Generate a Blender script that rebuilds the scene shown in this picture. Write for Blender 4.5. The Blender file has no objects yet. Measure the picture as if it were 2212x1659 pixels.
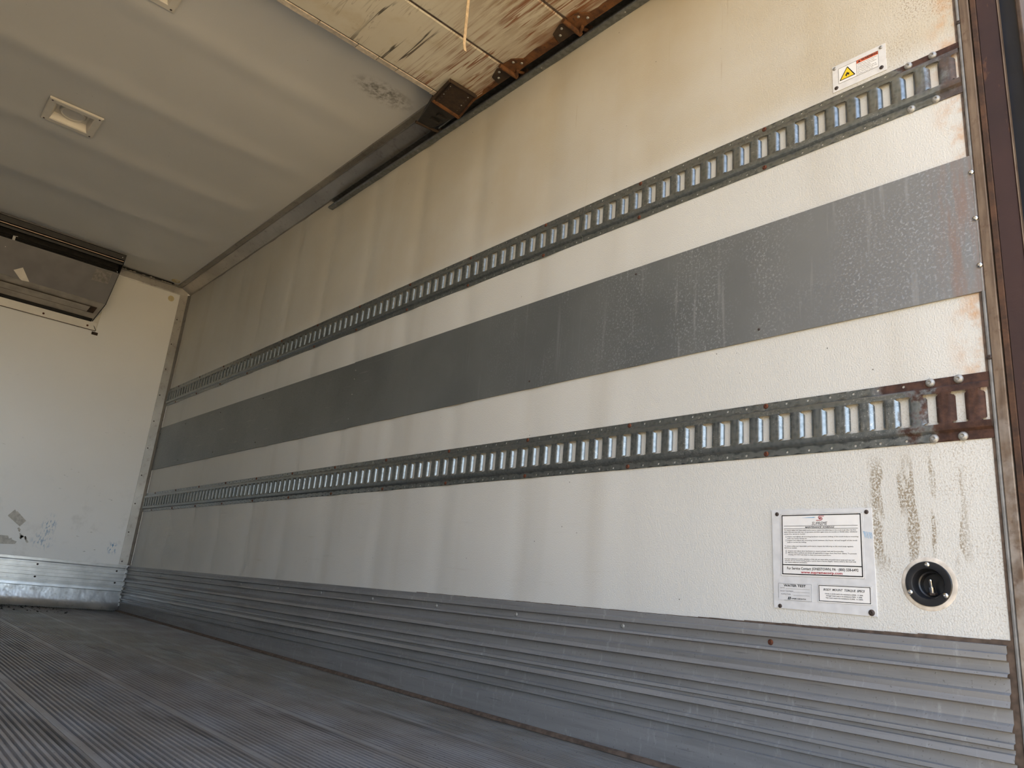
import bpy, bmesh, math, random
from mathutils import Matrix, Vector
random.seed(7)
SC = bpy.context.scene
COL = SC.collection

# ------------------------------------------------------------------ camera
cam_d = bpy.data.cameras.new('camera')
cam_d.sensor_width = 36.0
cam_d.lens = 1622.44 / 2212.0 * 36.0
cam_d.clip_start = 0.02
cam_d.clip_end = 300
cam = bpy.data.objects.new('camera', cam_d)
COL.objects.link(cam)
RIGHT = Vector((0.741942, -0.664632, 0.088237))
DOWN = Vector((0.249194, 0.151183, -0.956580))
FWD = Vector((0.622434, 0.731715, 0.277792))
M = Matrix.Identity(4)
for i in range(3):
    M[i][0] = RIGHT[i]; M[i][1] = -DOWN[i]; M[i][2] = -FWD[i]
M[0][3], M[1][3], M[2][3] = -1.53791, -0.43754, 0.29021
cam.matrix_world = M
SC.camera = cam

# ------------------------------------------------------------------ sky and sun
w = bpy.data.worlds.new('sky'); SC.world = w; w.use_nodes = True
wn = w.node_tree
bg = wn.nodes['Background']
sky = wn.nodes.new('ShaderNodeTexSky')
sky.sky_type = 'NISHITA'; sky.sun_disc = False
sky.sun_elevation = math.radians(52); sky.sun_rotation = math.radians(20)
sky.air_density = 1.0; sky.dust_density = 2.0; sky.ozone_density = 1.0
hs = wn.nodes.new('ShaderNodeHueSaturation')      # thin high haze over the whole sky
hs.inputs['Saturation'].default_value = 0.68
wn.links.new(sky.outputs[0], hs.inputs['Color']); wn.links.new(hs.outputs[0], bg.inputs[0])
bg.inputs[1].default_value = 0.26
sun_d = bpy.data.lights.new('sun', 'SUN')
sun_d.energy = 6.0; sun_d.angle = math.radians(0.6); sun_d.color = (1.0, 0.93, 0.82)
sun = bpy.data.objects.new('sun', sun_d); COL.objects.link(sun)
# the sun stands high in front of the truck: the open rear end is in the shade
sd = Vector((0.30, 0.62, 1.0)).normalized()
sun.rotation_euler = sd.to_track_quat('Z', 'Y').to_euler()
SC.cycles.max_bounces = 6
SC.cycles.caustics_reflective = False
SC.cycles.caustics_refractive = False
SC.view_settings.view_transform = 'Standard'
SC.view_settings.look = 'None'
SC.view_settings.exposure = 1.90
SC.view_settings.gamma = 1.0
SC.view_settings.use_curve_mapping = False

L = 5.143          # front wall
XL = -2.375        # left wall
ZC = 2.300         # ceiling
def fz(y): return -0.040 + 0.0088 * y     # floor falls a little towards the rear

# ------------------------------------------------------------------ node helpers
class NT:
    def __init__(s, name):
        s.m = bpy.data.materials.new(name); s.m.use_nodes = True
        s.t = s.m.node_tree; s.n = s.t.nodes; s.l = s.t.links
        s.p = s.n['Principled BSDF']
        s.tc = s.n.new('ShaderNodeTexCoord')
        s.co = s.tc.outputs['Object']
        sep = s.n.new('ShaderNodeSeparateXYZ'); s.l.new(s.co, sep.inputs[0])
        s.x, s.y, s.z = sep.outputs
    def put(s, sock, v):
        if isinstance(v, (int, float)): sock.default_value = v
        elif isinstance(v, (tuple, list)):
            sock.default_value = (*v, 1.0) if len(v) == 3 and sock.type == 'RGBA' else v
        else: s.l.new(v, sock)
    def vec(s, sc, rot=None):
        m = s.n.new('ShaderNodeMapping'); s.l.new(s.co, m.inputs[0])
        m.inputs['Scale'].default_value = sc
        if rot: m.inputs['Rotation'].default_value = rot
        return m.outputs[0]
    def noise(s, scale, detail=3, rough=0.55, vec=None, dist=0.0):
        n = s.n.new('ShaderNodeTexNoise'); n.inputs['Scale'].default_value = scale
        n.inputs['Detail'].default_value = detail; n.inputs['Roughness'].default_value = rough
        n.inputs['Distortion'].default_value = dist
        s.l.new(vec if vec is not None else s.co, n.inputs['Vector'])
        return n.outputs[0]
    def voro(s, scale, vec=None, feature='F1'):
        n = s.n.new('ShaderNodeTexVoronoi'); n.feature = feature
        n.inputs['Scale'].default_value = scale
        s.l.new(vec if vec is not None else s.co, n.inputs['Vector'])
        return n.outputs['Distance']
    def ramp(s, v, lo, hi, a=0.0, b=1.0):
        n = s.n.new('ShaderNodeMapRange'); n.interpolation_type = 'SMOOTHSTEP'
        s.put(n.inputs[0], v)
        if lo <= hi: vals = (lo, hi, a, b)
        else: vals = (hi, lo, b, a)
        for k, q in enumerate(vals): n.inputs[1 + k].default_value = q
        return n.outputs[0]
    def math(s, op, a, b=0.0):
        n = s.n.new('ShaderNodeMath'); n.operation = op
        s.put(n.inputs[0], a); s.put(n.inputs[1], b); return n.outputs[0]
    def mul(s, *a):
        r = a[0]
        for q in a[1:]: r = s.math('MULTIPLY', r, q)
        return r
    def add(s, a, b): return s.math('ADD', a, b)
    def band(s, v, a, b, soft):
        return s.mul(s.ramp(v, a - soft, a + soft), s.ramp(v, b + soft, b - soft))
    def mix(s, f, a, b):
        n = s.n.new('ShaderNodeMix'); n.data_type = 'RGBA'; n.clamp_factor = True
        s.put(n.inputs[0], f); s.put(n.inputs[6], a); s.put(n.inputs[7], b); return n.outputs[2]
    def fmix(s, f, a, b):
        n = s.n.new('ShaderNodeMix'); n.data_type = 'FLOAT'
        s.put(n.inputs[0], f); s.put(n.inputs[2], a); s.put(n.inputs[3], b); return n.outputs[0]
    def bump(s, h, strength, dist, prev=None):
        n = s.n.new('ShaderNodeBump'); n.inputs['Strength'].default_value = strength
        n.inputs['Distance'].default_value = dist; s.l.new(h, n.inputs['Height'])
        if prev is not None: s.l.new(prev, n.inputs['Normal'])
        return n.outputs[0]
    def done(s, col, rough=0.5, metal=0.0, normal=None, **kw):
        s.put(s.p.inputs['Base Color'], col); s.put(s.p.inputs['Roughness'], rough); s.put(s.p.inputs['Metallic'], metal)
        if normal is not None: s.l.new(normal, s.p.inputs['Normal'])
        for k, v in kw.items(): s.put(s.p.inputs[k.replace('_', ' ')], v)
        return s.m

def plain(name, col, rough=0.5, metal=0.0, var=0.12, scale=30.0, **kw):
    t = NT(name)
    f = t.noise(scale, 2)
    c = t.mix(t.ramp(f, 0.3, 0.7), tuple(q * (1 - var) for q in col), tuple(min(1, q * (1 + var)) for q in col))
    return t.done(c, rough, metal, None, **kw)

def m_frp():
    t = NT('frp_panel')
    c = t.mix(t.ramp(t.noise(1.4, 3), 0.3, 0.7), (0.605, 0.608, 0.588), (0.655, 0.658, 0.638))
    # soft run marks and scuffing
    run = t.ramp(t.noise(1.0, 3, 0.5, t.vec((1, 5, 0.5))), 0.52, 0.80)
    c = t.mix(t.mul(run, 0.30), c, (0.42, 0.385, 0.32))
    sc = t.ramp(t.noise(1.0, 4, 0.7, t.vec((1, 3, 55))), 0.60, 0.80)
    c = t.mix(t.mul(sc, t.ramp(t.z, 0.75, 0.45), t.ramp(t.y, 0.7, 1.1), 0.55), c, (0.44, 0.42, 0.36))
    # mottled yellow-brown tint above the upper rail, weaker towards the front
    upper_tint = t.mul(t.ramp(t.z, 1.50, 1.60), t.fmix(t.ramp(t.noise(2.2, 4, 0.6), 0.3, 0.7), 0.30, 0.62), t.ramp(t.y, 1.0, 3.6, 1.0, 0.45))
    c = t.mix(upper_tint, c, (0.50, 0.425, 0.29))
    # thin hair cracks and drip lines from the top
    dr = t.ramp(t.noise(1.0, 2, 0.5, t.vec((1, 60, 0.8))), 0.69, 0.75)
    c = t.mix(t.mul(dr, t.ramp(t.z, 1.2, 1.9), t.ramp(t.y, 1.9, 0.2), t.ramp(t.noise(9, 3), 0.40, 0.60), 0.5), c, (0.33, 0.24, 0.14))
    # grime ground into the pebbles near the door
    grit = t.ramp(t.noise(260, 3, 0.65), 0.51, 0.62)
    zone = t.ramp(t.noise(5.0, 4, 0.6), 0.42, 0.62)
    near = t.add(t.mul(t.ramp(t.y, 0.62, 0.02), t.ramp(t.z, 1.35, 1.75)), t.mul(t.ramp(t.y, 0.55, 0.03), t.ramp(t.z, 0.95, 0.45), 0.8))
    c = t.mix(t.mul(grit, near, t.fmix(zone, 0.25, 0.85)), c, (0.27, 0.20, 0.13))
    # the finger wide vertical smears beside the switch
    sm = t.ramp(t.noise(1.0, 3, 0.55, t.vec((1, 30, 6.0))), 0.515, 0.575)
    reg = t.mul(t.band(t.y, 0.055, 0.235, 0.02), t.band(t.z, 0.425, 0.625, 0.03))
    grit2 = t.ramp(t.noise(230, 2, 0.6), 0.36, 0.60)
    c = t.mix(t.mul(sm, reg, grit2, 0.85), c, (0.23, 0.18, 0.11))
    # rust bleeding from the rear edge
    rb = t.mul(t.ramp(t.y, 0.075, 0.0), t.ramp(t.noise(14, 4, 0.65), 0.40, 0.66), t.ramp(t.z, 0.62, 0.85))
    c = t.mix(t.mul(rb, 0.8), c, (0.52, 0.27, 0.10))
    # sparse dark flecks
    fl = t.ramp(t.voro(26), 0.055, 0.03)
    c = t.mix(t.mul(fl, t.ramp(t.noise(6, 2), 0.52, 0.6), 0.8), c, (0.08, 0.07, 0.06))
    pb = t.noise(300, 2, 0.5)
    nb = t.bump(pb, 0.42, 0.0025)
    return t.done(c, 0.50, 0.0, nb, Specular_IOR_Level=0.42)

def m_front():
    t = NT('front_panel')
    c = t.mix(t.ramp(t.noise(1.2, 3), 0.3, 0.7), (0.87, 0.87, 0.86), (0.91, 0.91, 0.90))
    low = t.ramp(t.z, 1.1, 0.35)
    sm = t.ramp(t.noise(9, 5, 0.65), 0.54, 0.74)
    c = t.mix(t.mul(sm, low, 0.30), c, (0.50, 0.50, 0.48))
    scr = t.ramp(t.noise(1.0, 3, 0.6, t.vec((22, 1, 90), (0, 0.4, 0))), 0.67, 0.72)
    c = t.mix(t.mul(scr, t.ramp(t.noise(4, 2), 0.5, 0.6), t.ramp(t.z, 1.6, 0.9), 0.6), c, (0.30, 0.30, 0.28))
    # rubbed off blue chalk
    for (px, pz, rx, rz, k) in ((-0.525, 0.50, 0.045, 0.07, 0.7), (-0.54, 0.40, 0.07, 0.06, 0.55), (-0.13, 0.40, 0.035, 0.045, 1.0)):
        dx = t.math('DIVIDE', t.math('SUBTRACT', t.x, px), rx); dz = t.math('DIVIDE', t.math('SUBTRACT', t.z, pz), rz)
        d = t.math('SQRT', t.add(t.mul(dx, dx), t.mul(dz, dz)))
        mk = t.mul(t.ramp(d, 1.2, 0.2), t.ramp(t.noise(1.0, 3, 0.6, t.vec((95, 1, 34))), 0.50, 0.62), k)
        c = t.mix(mk, c, (0.05, 0.24, 0.46))
    nb = t.bump(t.noise(1.0, 2, 0.5, t.vec((160, 1, 60))), 0.06, 0.002)
    return t.done(c, 0.33, 0.0, nb, Specular_IOR_Level=0.5)

def m_ceiling():
    t = NT('ceiling_panel')
    c = t.mix(t.ramp(t.noise(1.1, 3), 0.3, 0.7), (0.66, 0.665, 0.665), (0.71, 0.715, 0.715))
    sp = t.ramp(t.voro(16), 0.04, 0.02)
    c = t.mix(t.mul(sp, t.ramp(t.noise(3, 2), 0.54, 0.6), 0.7), c, (0.12, 0.10, 0.08))
    # black smear by the end of the roll up door
    u = t.math('DIVIDE', t.math('SUBTRACT', t.x, -0.27), 0.15); v = t.math('DIVIDE', t.math('SUBTRACT', t.y, 2.06), 0.075)
    d = t.math('SQRT', t.add(t.mul(u, u), t.mul(v, v)))
    smr = t.mul(t.ramp(d, 1.2, 0.3), t.ramp(t.noise(34, 4, 0.7), 0.38, 0.66), 0.75)
    c = t.mix(smr, c, (0.10, 0.09, 0.075))
    nb = t.bump(t.noise(140, 2, 0.5), 0.16, 0.002)
    return t.done(c, 0.55, 0.0, nb, Specular_IOR_Level=0.35)

def rust_col(t, s=1.0):
    n = t.ramp(t.noise(55 * s, 4, 0.65), 0.3, 0.72)
    return t.mix(n, (0.032, 0.015, 0.012), (0.085, 0.040, 0.027))

def m_galv():
    t = NT('galvanised_rail')
    sp = t.voro(90)
    c = t.mix(t.ramp(sp, 0.0, 0.7), (0.175, 0.198, 0.208), (0.25, 0.275, 0.285))
    wt = t.math('MAXIMUM', t.ramp(t.noise(190, 3, 0.6), 0.60, 0.66), t.ramp(t.voro(240), 0.22, 0.12))
    c = t.mix(t.mul(wt, t.ramp(t.noise(7, 2), 0.42, 0.60), t.ramp(t.y, 1.9, 0.9), 0.65), c, (0.55, 0.56, 0.57))
    dk = t.ramp(t.noise(1.0, 3, 0.6, t.vec((1, 9, 60))), 0.55, 0.75)
    c = t.mix(t.mul(dk, 0.35), c, (0.09, 0.10, 0.10))
    # rust: solid at the rear end, flecks along the lower rail's edges elsewhere
    edge = t.add(t.y, t.mul(t.math('SUBTRACT', t.noise(24, 5, 0.65), 0.5), 0.24))
    low = t.ramp(t.z, 1.1, 1.0)
    top = t.ramp(t.z, 1.500, 1.512)
    r1 = t.mul(low, t.ramp(edge, 0.145, 0.10))
    r2 = t.mul(t.math('SUBTRACT', 1.0, low), t.ramp(edge, 0.085, 0.02), 0.8)
    r3 = t.mul(top, t.ramp(edge, 0.13, 0.09))
    r4 = t.mul(low, t.ramp(t.z, 0.758, 0.768), t.ramp(edge, 0.24, 0.17))
    rr = t.math('MAXIMUM', t.math('MAXIMUM', t.math('MAXIMUM', r1, r2), r3), r4)
    fl = t.mul(t.ramp(t.noise(24, 5, 0.7), 0.66, 0.74), t.ramp(t.y, 2.4, 1.2), 0.7)
    rr = t.math('MAXIMUM', rr, fl)
    c = t.mix(rr, c, rust_col(t))
    nb = t.bump(t.noise(120, 3), 0.18, 0.001)
    return t.done(c, t.fmix(rr, t.fmix(wt, 0.34, 0.5), 0.88), t.fmix(rr, 0.85, 0.0), nb)

def m_band():
    t = NT('steel_band')
    c = t.mix(t.ramp(t.noise(2.2, 4), 0.3, 0.7), (0.150, 0.166, 0.175), (0.195, 0.212, 0.222))
    near = t.ramp(t.y, 2.3, 0.2)
    ox = t.ramp(t.noise(170, 4, 0.62), 0.52, 0.66)
    big = t.ramp(t.noise(4.5, 4, 0.6, t.vec((1, 1.6, 0.7))), 0.28, 0.68)
    c = t.mix(t.mul(ox, big, near, 0.8), c, (0.43, 0.465, 0.50))
    c = t.mix(t.mul(t.ramp(t.y, 0.9, 0.05), 0.42), c, (0.36, 0.37, 0.39))
    vs = t.ramp(t.noise(1.0, 3, 0.6, t.vec((1, 38, 2.2))), 0.58, 0.72)
    c = t.mix(t.mul(vs, near, 0.30), c, (0.46, 0.48, 0.51))
    rs = t.mul(t.ramp(t.y, 0.085, 0.03), t.ramp(t.noise(1.0, 4, 0.6, t.vec((1, 45, 5))), 0.36, 0.68))
    c = t.mix(t.mul(rs, 0.55), c, (0.30, 0.19, 0.15))
    st = t.ramp(t.noise(1.0, 3, 0.6, t.vec((1, 5, 90))), 0.62, 0.72)
    c = t.mix(t.mul(st, t.ramp(t.y, 1.6, 2.6), 0.35), c, (0.36, 0.36, 0.36))
    nb = t.bump(t.noise(5, 2), 0.08, 0.01)
    return t.done(c, t.fmix(ox, 0.42, 0.6), 0.45, nb)

def m_alu(name='aluminium_scuff', dark=0.0):
    t = NT(name)
    c = t.mix(t.ramp(t.noise(1.0, 4, 0.6, t.vec((1, 2.0, 40))), 0.3, 0.7), (0.245, 0.248, 0.257), (0.30, 0.303, 0.312))
    vst = t.ramp(t.noise(1.0, 4, 0.65, t.vec((1, 55, 16))), 0.56, 0.74)
    c = t.mix(t.mul(vst, 0.25), c, (0.66, 0.67, 0.70))
    gr = t.ramp(t.noise(1.0, 5, 0.65, t.vec((1, 2.6, 26))), 0.50, 0.72)
    sx_ = t.ramp(t.noise(1.0, 4, 0.7, t.vec((1, 5, 130))), 0.58, 0.72)
    c = t.mix(t.mul(sx_, t.ramp(t.noise(3, 3), 0.40, 0.58), 0.75), c, (0.13, 0.13, 0.14))
    c = t.mix(t.mul(gr, 0.40), c, (0.17, 0.165, 0.155))
    c = t.mix(t.mul(t.ramp(t.noise(170, 2), 0.66, 0.72), 0.5), c, (0.12, 0.11, 0.10))
    nb = t.bump(t.noise(14, 3), 0.10, 0.004)
    return t.done(c, t.fmix(gr, 0.48, 0.62), 0.30, nb)

def m_bright(name='bright_sheet', dent=0.35, gr=0.45, k=0.72):
    t = NT(name)
    c = t.mix(t.ramp(t.noise(9, 4), 0.3, 0.7), (0.52 * k, 0.53 * k, 0.53 * k), (0.70 * k, 0.71 * k, 0.71 * k))
    g = t.ramp(t.noise(26, 4, 0.65), 0.55, 0.72)
    c = t.mix(t.mul(g, gr), c, (0.22, 0.20, 0.17))
    nb = t.bump(t.noise(9, 3), dent, 0.012)
    return t.done(c, t.fmix(g, 0.28, 0.45), 0.75, nb)

def m_trim():
    t = NT('corner_trim_metal')
    c = t.mix(t.ramp(t.noise(4, 4), 0.3, 0.7), (0.34, 0.325, 0.30), (0.45, 0.43, 0.40))
    g = t.ramp(t.noise(30, 4, 0.65), 0.52, 0.72)
    c = t.mix(t.mul(g, 0.4), c, (0.16, 0.13, 0.10))
    nb = t.bump(t.noise(12, 3), 0.20, 0.006)
    return t.done(c, 0.38, 0.75, nb)

def m_floor():
    t = NT('floor_extrusion')
    c = t.mix(t.ramp(t.noise(3.0, 4, 0.6, t.vec((3, 1, 1))), 0.3, 0.7), (0.225, 0.233, 0.252), (0.345, 0.357, 0.385))
    ln = t.ramp(t.noise(1.0, 4, 0.6, t.vec((60, 1.2, 1))), 0.40, 0.66)
    c = t.mix(t.mul(ln, 0.5), c, (0.45, 0.455, 0.475))
    br = t.mul(t.ramp(t.x, -0.32, -0.04), t.ramp(t.noise(4, 4), 0.3, 0.6), 0.55)
    c = t.mix(br, c, (0.20, 0.17, 0.14))
    dk = t.ramp(t.noise(1.0, 4, 0.6, t.vec((9, 1.1, 1))), 0.56, 0.74)
    c = t.mix(t.mul(dk, 0.6), c, (0.06, 0.055, 0.05))
    pale = t.ramp(t.noise(2.1, 3, 0.5), 0.60, 0.70)
    c = t.mix(t.mul(pale, 0.28), c, (0.42, 0.42, 0.42))
    c = t.mix(t.mul(t.ramp(t.noise(140, 2), 0.66, 0.72), 0.6), c, (0.06, 0.06, 0.06))
    nb = t.bump(t.noise(60, 3), 0.15, 0.001)
    return t.done(c, t.fmix(dk, 0.46, 0.65), 0.50, nb)

def m_door():
    t = NT('door_skin')
    c = t.mix(t.ramp(t.noise(2.2, 4), 0.3, 0.7), (0.56, 0.52, 0.43), (0.64, 0.605, 0.515))
    ye = t.ramp(t.noise(7, 4, 0.6), 0.55, 0.75)
    c = t.mix(t.mul(ye, 0.4), c, (0.47, 0.38, 0.22))
    # rust runs along the travel of the door, heavier towards the hinge side
    run = t.ramp(t.noise(1.0, 5, 0.68, t.vec((75, 1.1, 1)), 0.2), 0.48, 0.60)
    zone = t.ramp(t.x, -0.50, -0.16)
    patch = t.ramp(t.noise(3.2, 3), 0.36, 0.60)
    c = t.mix(t.mul(run, zone, patch, 0.95), c, (0.22, 0.075, 0.022))
    zone2 = t.mul(t.ramp(t.y, 1.50, 1.05), t.ramp(t.x, -0.75, -0.25))
    c = t.mix(t.mul(t.ramp(t.noise(1.0, 5, 0.7, t.vec((48, 5, 1))), 0.44, 0.62), zone2, 0.75), c, (0.20, 0.10, 0.035))
    # thin runs: contour lines of a stretched noise, black on the leading section
    def thread(sx, sy, wd, dist=0.35):
        q = t.noise(1.0, 3, 0.55, t.vec((sx, sy, 1)), dist)
        return t.ramp(t.math('ABSOLUTE', t.math('SUBTRACT', q, 0.5)), wd, wd * 0.35)
    z3 = t.mul(t.band(t.x, -0.62, -0.36, 0.05), t.band(t.y, 1.50, 1.78, 0.04))
    pick = t.ramp(t.noise(1.0, 1, 0.4, t.vec((11, 2.0, 1))), 0.42, 0.50)
    c = t.mix(t.mul(thread(24, 1.3, 0.026, 0.2), z3, pick, 0.92), c, (0.045, 0.038, 0.030))
    c = t.mix(t.mul(thread(30, 2.6, 0.014), t.ramp(t.noise(6, 2), 0.46, 0.60), 0.45), c, (0.24, 0.19, 0.13))
    rz = t.mul(t.ramp(t.x, -0.46, -0.20), t.ramp(t.noise(1.0, 3, 0.5, t.vec((9, 3.5, 1))), 0.40, 0.55))
    c = t.mix(t.mul(thread(46, 2.0, 0.045), rz, 0.9), c, (0.20, 0.065, 0.020))
    fan = t.mul(t.ramp(t.x, -0.22, -0.09), t.ramp(t.noise(1.0, 4, 0.6, t.vec((40, 3, 1))), 0.36, 0.60))
    c = t.mix(t.mul(fan, 0.8), c, (0.17, 0.070, 0.026))
    bl = t.ramp(t.noise(11, 3, 0.6), 0.64, 0.70)
    c = t.mix(t.mul(bl, t.ramp(t.y, 1.55, 1.75), 0.6), c, (0.36, 0.28, 0.12))
    nb = t.bump(t.noise(110, 2), 0.12, 0.001)
    return t.done(c, 0.5, 0.0, nb)

def m_rust(name, a=(0.035, 0.019, 0.013), b=(0.095, 0.046, 0.025), s=1.0):
    t = NT(name)
    c = t.mix(t.ramp(t.noise(22 * s, 5, 0.68), 0.3, 0.7), a, b)
    c = t.mix(t.mul(t.ramp(t.noise(60 * s, 4), 0.58, 0.7), 0.6), c, (0.035, 0.022, 0.016))
    return t.done(c, 0.85, 0.1, t.bump(t.noise(90 * s, 4), 0.4, 0.002))

def m_post():
    t = NT('rear_post_paint')
    c = t.mix(t.ramp(t.noise(5, 4), 0.3, 0.7), (0.024, 0.0095, 0.008), (0.040, 0.0155, 0.012))
    ch = t.mul(t.ramp(t.noise(1.0, 5, 0.7, t.vec((30, 30, 9))), 0.58, 0.66), 0.75)
    c = t.mix(ch, c, (0.10, 0.042, 0.020))
    return t.done(c, 0.62, 0.0, t.bump(t.noise(70, 4), 0.25, 0.002))

def m_weather():
    t = NT('weathered_strip')
    c = t.mix(t.ramp(t.noise(1.0, 4, 0.6, t.vec((60, 60, 7))), 0.3, 0.7), (0.10, 0.065, 0.042), (0.20, 0.145, 0.10))
    up = t.ramp(t.z, 0.9, 0.5)
    c = t.mix(t.mul(up, t.ramp(t.noise(18, 4), 0.35, 0.65), 0.75), c, (0.36, 0.33, 0.30))
    g = t.ramp(t.noise(40, 4, 0.65), 0.55, 0.70)
    c = t.mix(t.mul(g, 0.6), c, (0.09, 0.05, 0.03))
    return t.done(c, 0.6, 0.2, t.bump(t.noise(90, 4), 0.3, 0.002))

MT = dict(
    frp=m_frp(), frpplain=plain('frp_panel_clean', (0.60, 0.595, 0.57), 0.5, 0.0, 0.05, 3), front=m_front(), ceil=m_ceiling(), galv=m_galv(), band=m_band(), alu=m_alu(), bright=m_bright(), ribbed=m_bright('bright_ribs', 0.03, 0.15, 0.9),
    trim=m_trim(), floor=m_floor(), door=m_door(), rust=m_rust('rusted_steel'),
    orange=m_rust('orange_rust', (0.060, 0.024, 0.010), (0.17, 0.070, 0.022)),
    darkrust=m_rust('dark_rust', (0.022, 0.014, 0.010), (0.060, 0.036, 0.020)),
    redrust=m_rust('rusted_screw', (0.05, 0.015, 0.010), (0.17, 0.055, 0.025), 6.0),
    post=m_post(), weather=m_weather(),
    zinc=plain('zinc_track', (0.20, 0.215, 0.22), 0.42, 0.75, 0.2, 60),
    chrome=plain('polished_steel', (0.72, 0.71, 0.69), 0.22, 1.0, 0.06, 40),
    rivet=plain('aluminium_rivet', (0.36, 0.36, 0.35), 0.5, 0.5, 0.15, 120),
    darkscrew=plain('dark_screw', (0.06, 0.045, 0.04), 0.6, 0.3, 0.3, 200),
    blackplastic=plain('black_plastic', (0.012, 0.013, 0.016), 0.32, 0.0, 0.2, 40),
    black=plain('black_steel', (0.018, 0.016, 0.014), 0.55, 0.1, 0.3, 40),
    rubber=plain('dark_rubber', (0.020, 0.020, 0.022), 0.6, 0.0, 0.25, 25),
    slatblue=plain('navy_edge', (0.006, 0.008, 0.013), 0.5, 0.0, 0.2, 20),
    white=plain('white_plastic', (0.72, 0.69, 0.63), 0.35, 0.0, 0.03, 20),
    lens=plain('clear_lens', (0.58, 0.56, 0.53), 0.12, 0.0, 0.05, 20),
    evap=plain('evaporator_sheet', (0.150, 0.147, 0.152), 0.5, 0.1, 0.10, 9),
    evapunder=plain('evaporator_underside', (0.38, 0.35, 0.31), 0.55, 0.1, 0.15, 14),
    plate=plain('printed_plate', (0.74, 0.755, 0.78), 0.38, 0.2, 0.05, 45),
    label=plain('label_white', (0.80, 0.80, 0.80), 0.4, 0.0, 0.02, 60),
    ink=plain('black_ink', (0.012, 0.012, 0.013), 0.5, 0.0, 0.1, 60),
    grey_ink=plain('grey_ink', (0.16, 0.16, 0.17), 0.5, 0.0, 0.1, 60),
    red=plain('red_ink', (0.36, 0.016, 0.028), 0.5, 0.0, 0.1, 60),
    orangeink=plain('orange_ink', (0.56, 0.115, 0.050), 0.5, 0.0, 0.15, 60),
    yellow=plain('yellow_ink', (0.85, 0.60, 0.03), 0.45, 0.0, 0.05, 60),
    bluechalk=plain('blue_crayon', (0.16, 0.40, 0.66), 0.7, 0.0, 0.2, 300),
    caulk=plain('brown_sealant', (0.10, 0.070, 0.052), 0.8, 0.0, 0.35, 50),
    caulkgrey=plain('grey_sealant', (0.26, 0.255, 0.25), 0.6, 0.1, 0.2, 40),
    caulkwhite=plain('white_sealant', (0.62, 0.55, 0.46), 0.7, 0.0, 0.15, 60),
    putty=plain('putty_ring', (0.60, 0.55, 0.485), 0.75, 0.0, 0.22, 40),
    gold=plain('brassy_rod', (0.22, 0.165, 0.12), 0.4, 0.6, 0.1, 30),
    fade=plain('faded_print', (0.20, 0.19, 0.18), 0.6, 0.0, 0.25, 60),
    paper=plain('paper', (0.82, 0.78, 0.72), 0.8, 0.0, 0.05, 30),
    tape=plain('worn_tape', (0.60, 0.58, 0.53), 0.7, 0.0, 0.14, 60),
    rope=plain('tan_strap', (0.36, 0.25, 0.13), 0.85, 0.0, 0.2, 90),
    foam=plain('foam_plug', (0.62, 0.54, 0.33), 0.8, 0.0, 0.08, 60),
    soil=plain('crumbs_of_dirt', (0.02, 0.018, 0.016), 0.9, 0.0, 0.3, 40),
    ground=plain('concrete_ground', (0.45, 0.335, 0.185), 0.9, 0.0, 0.12, 3),
)

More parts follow.
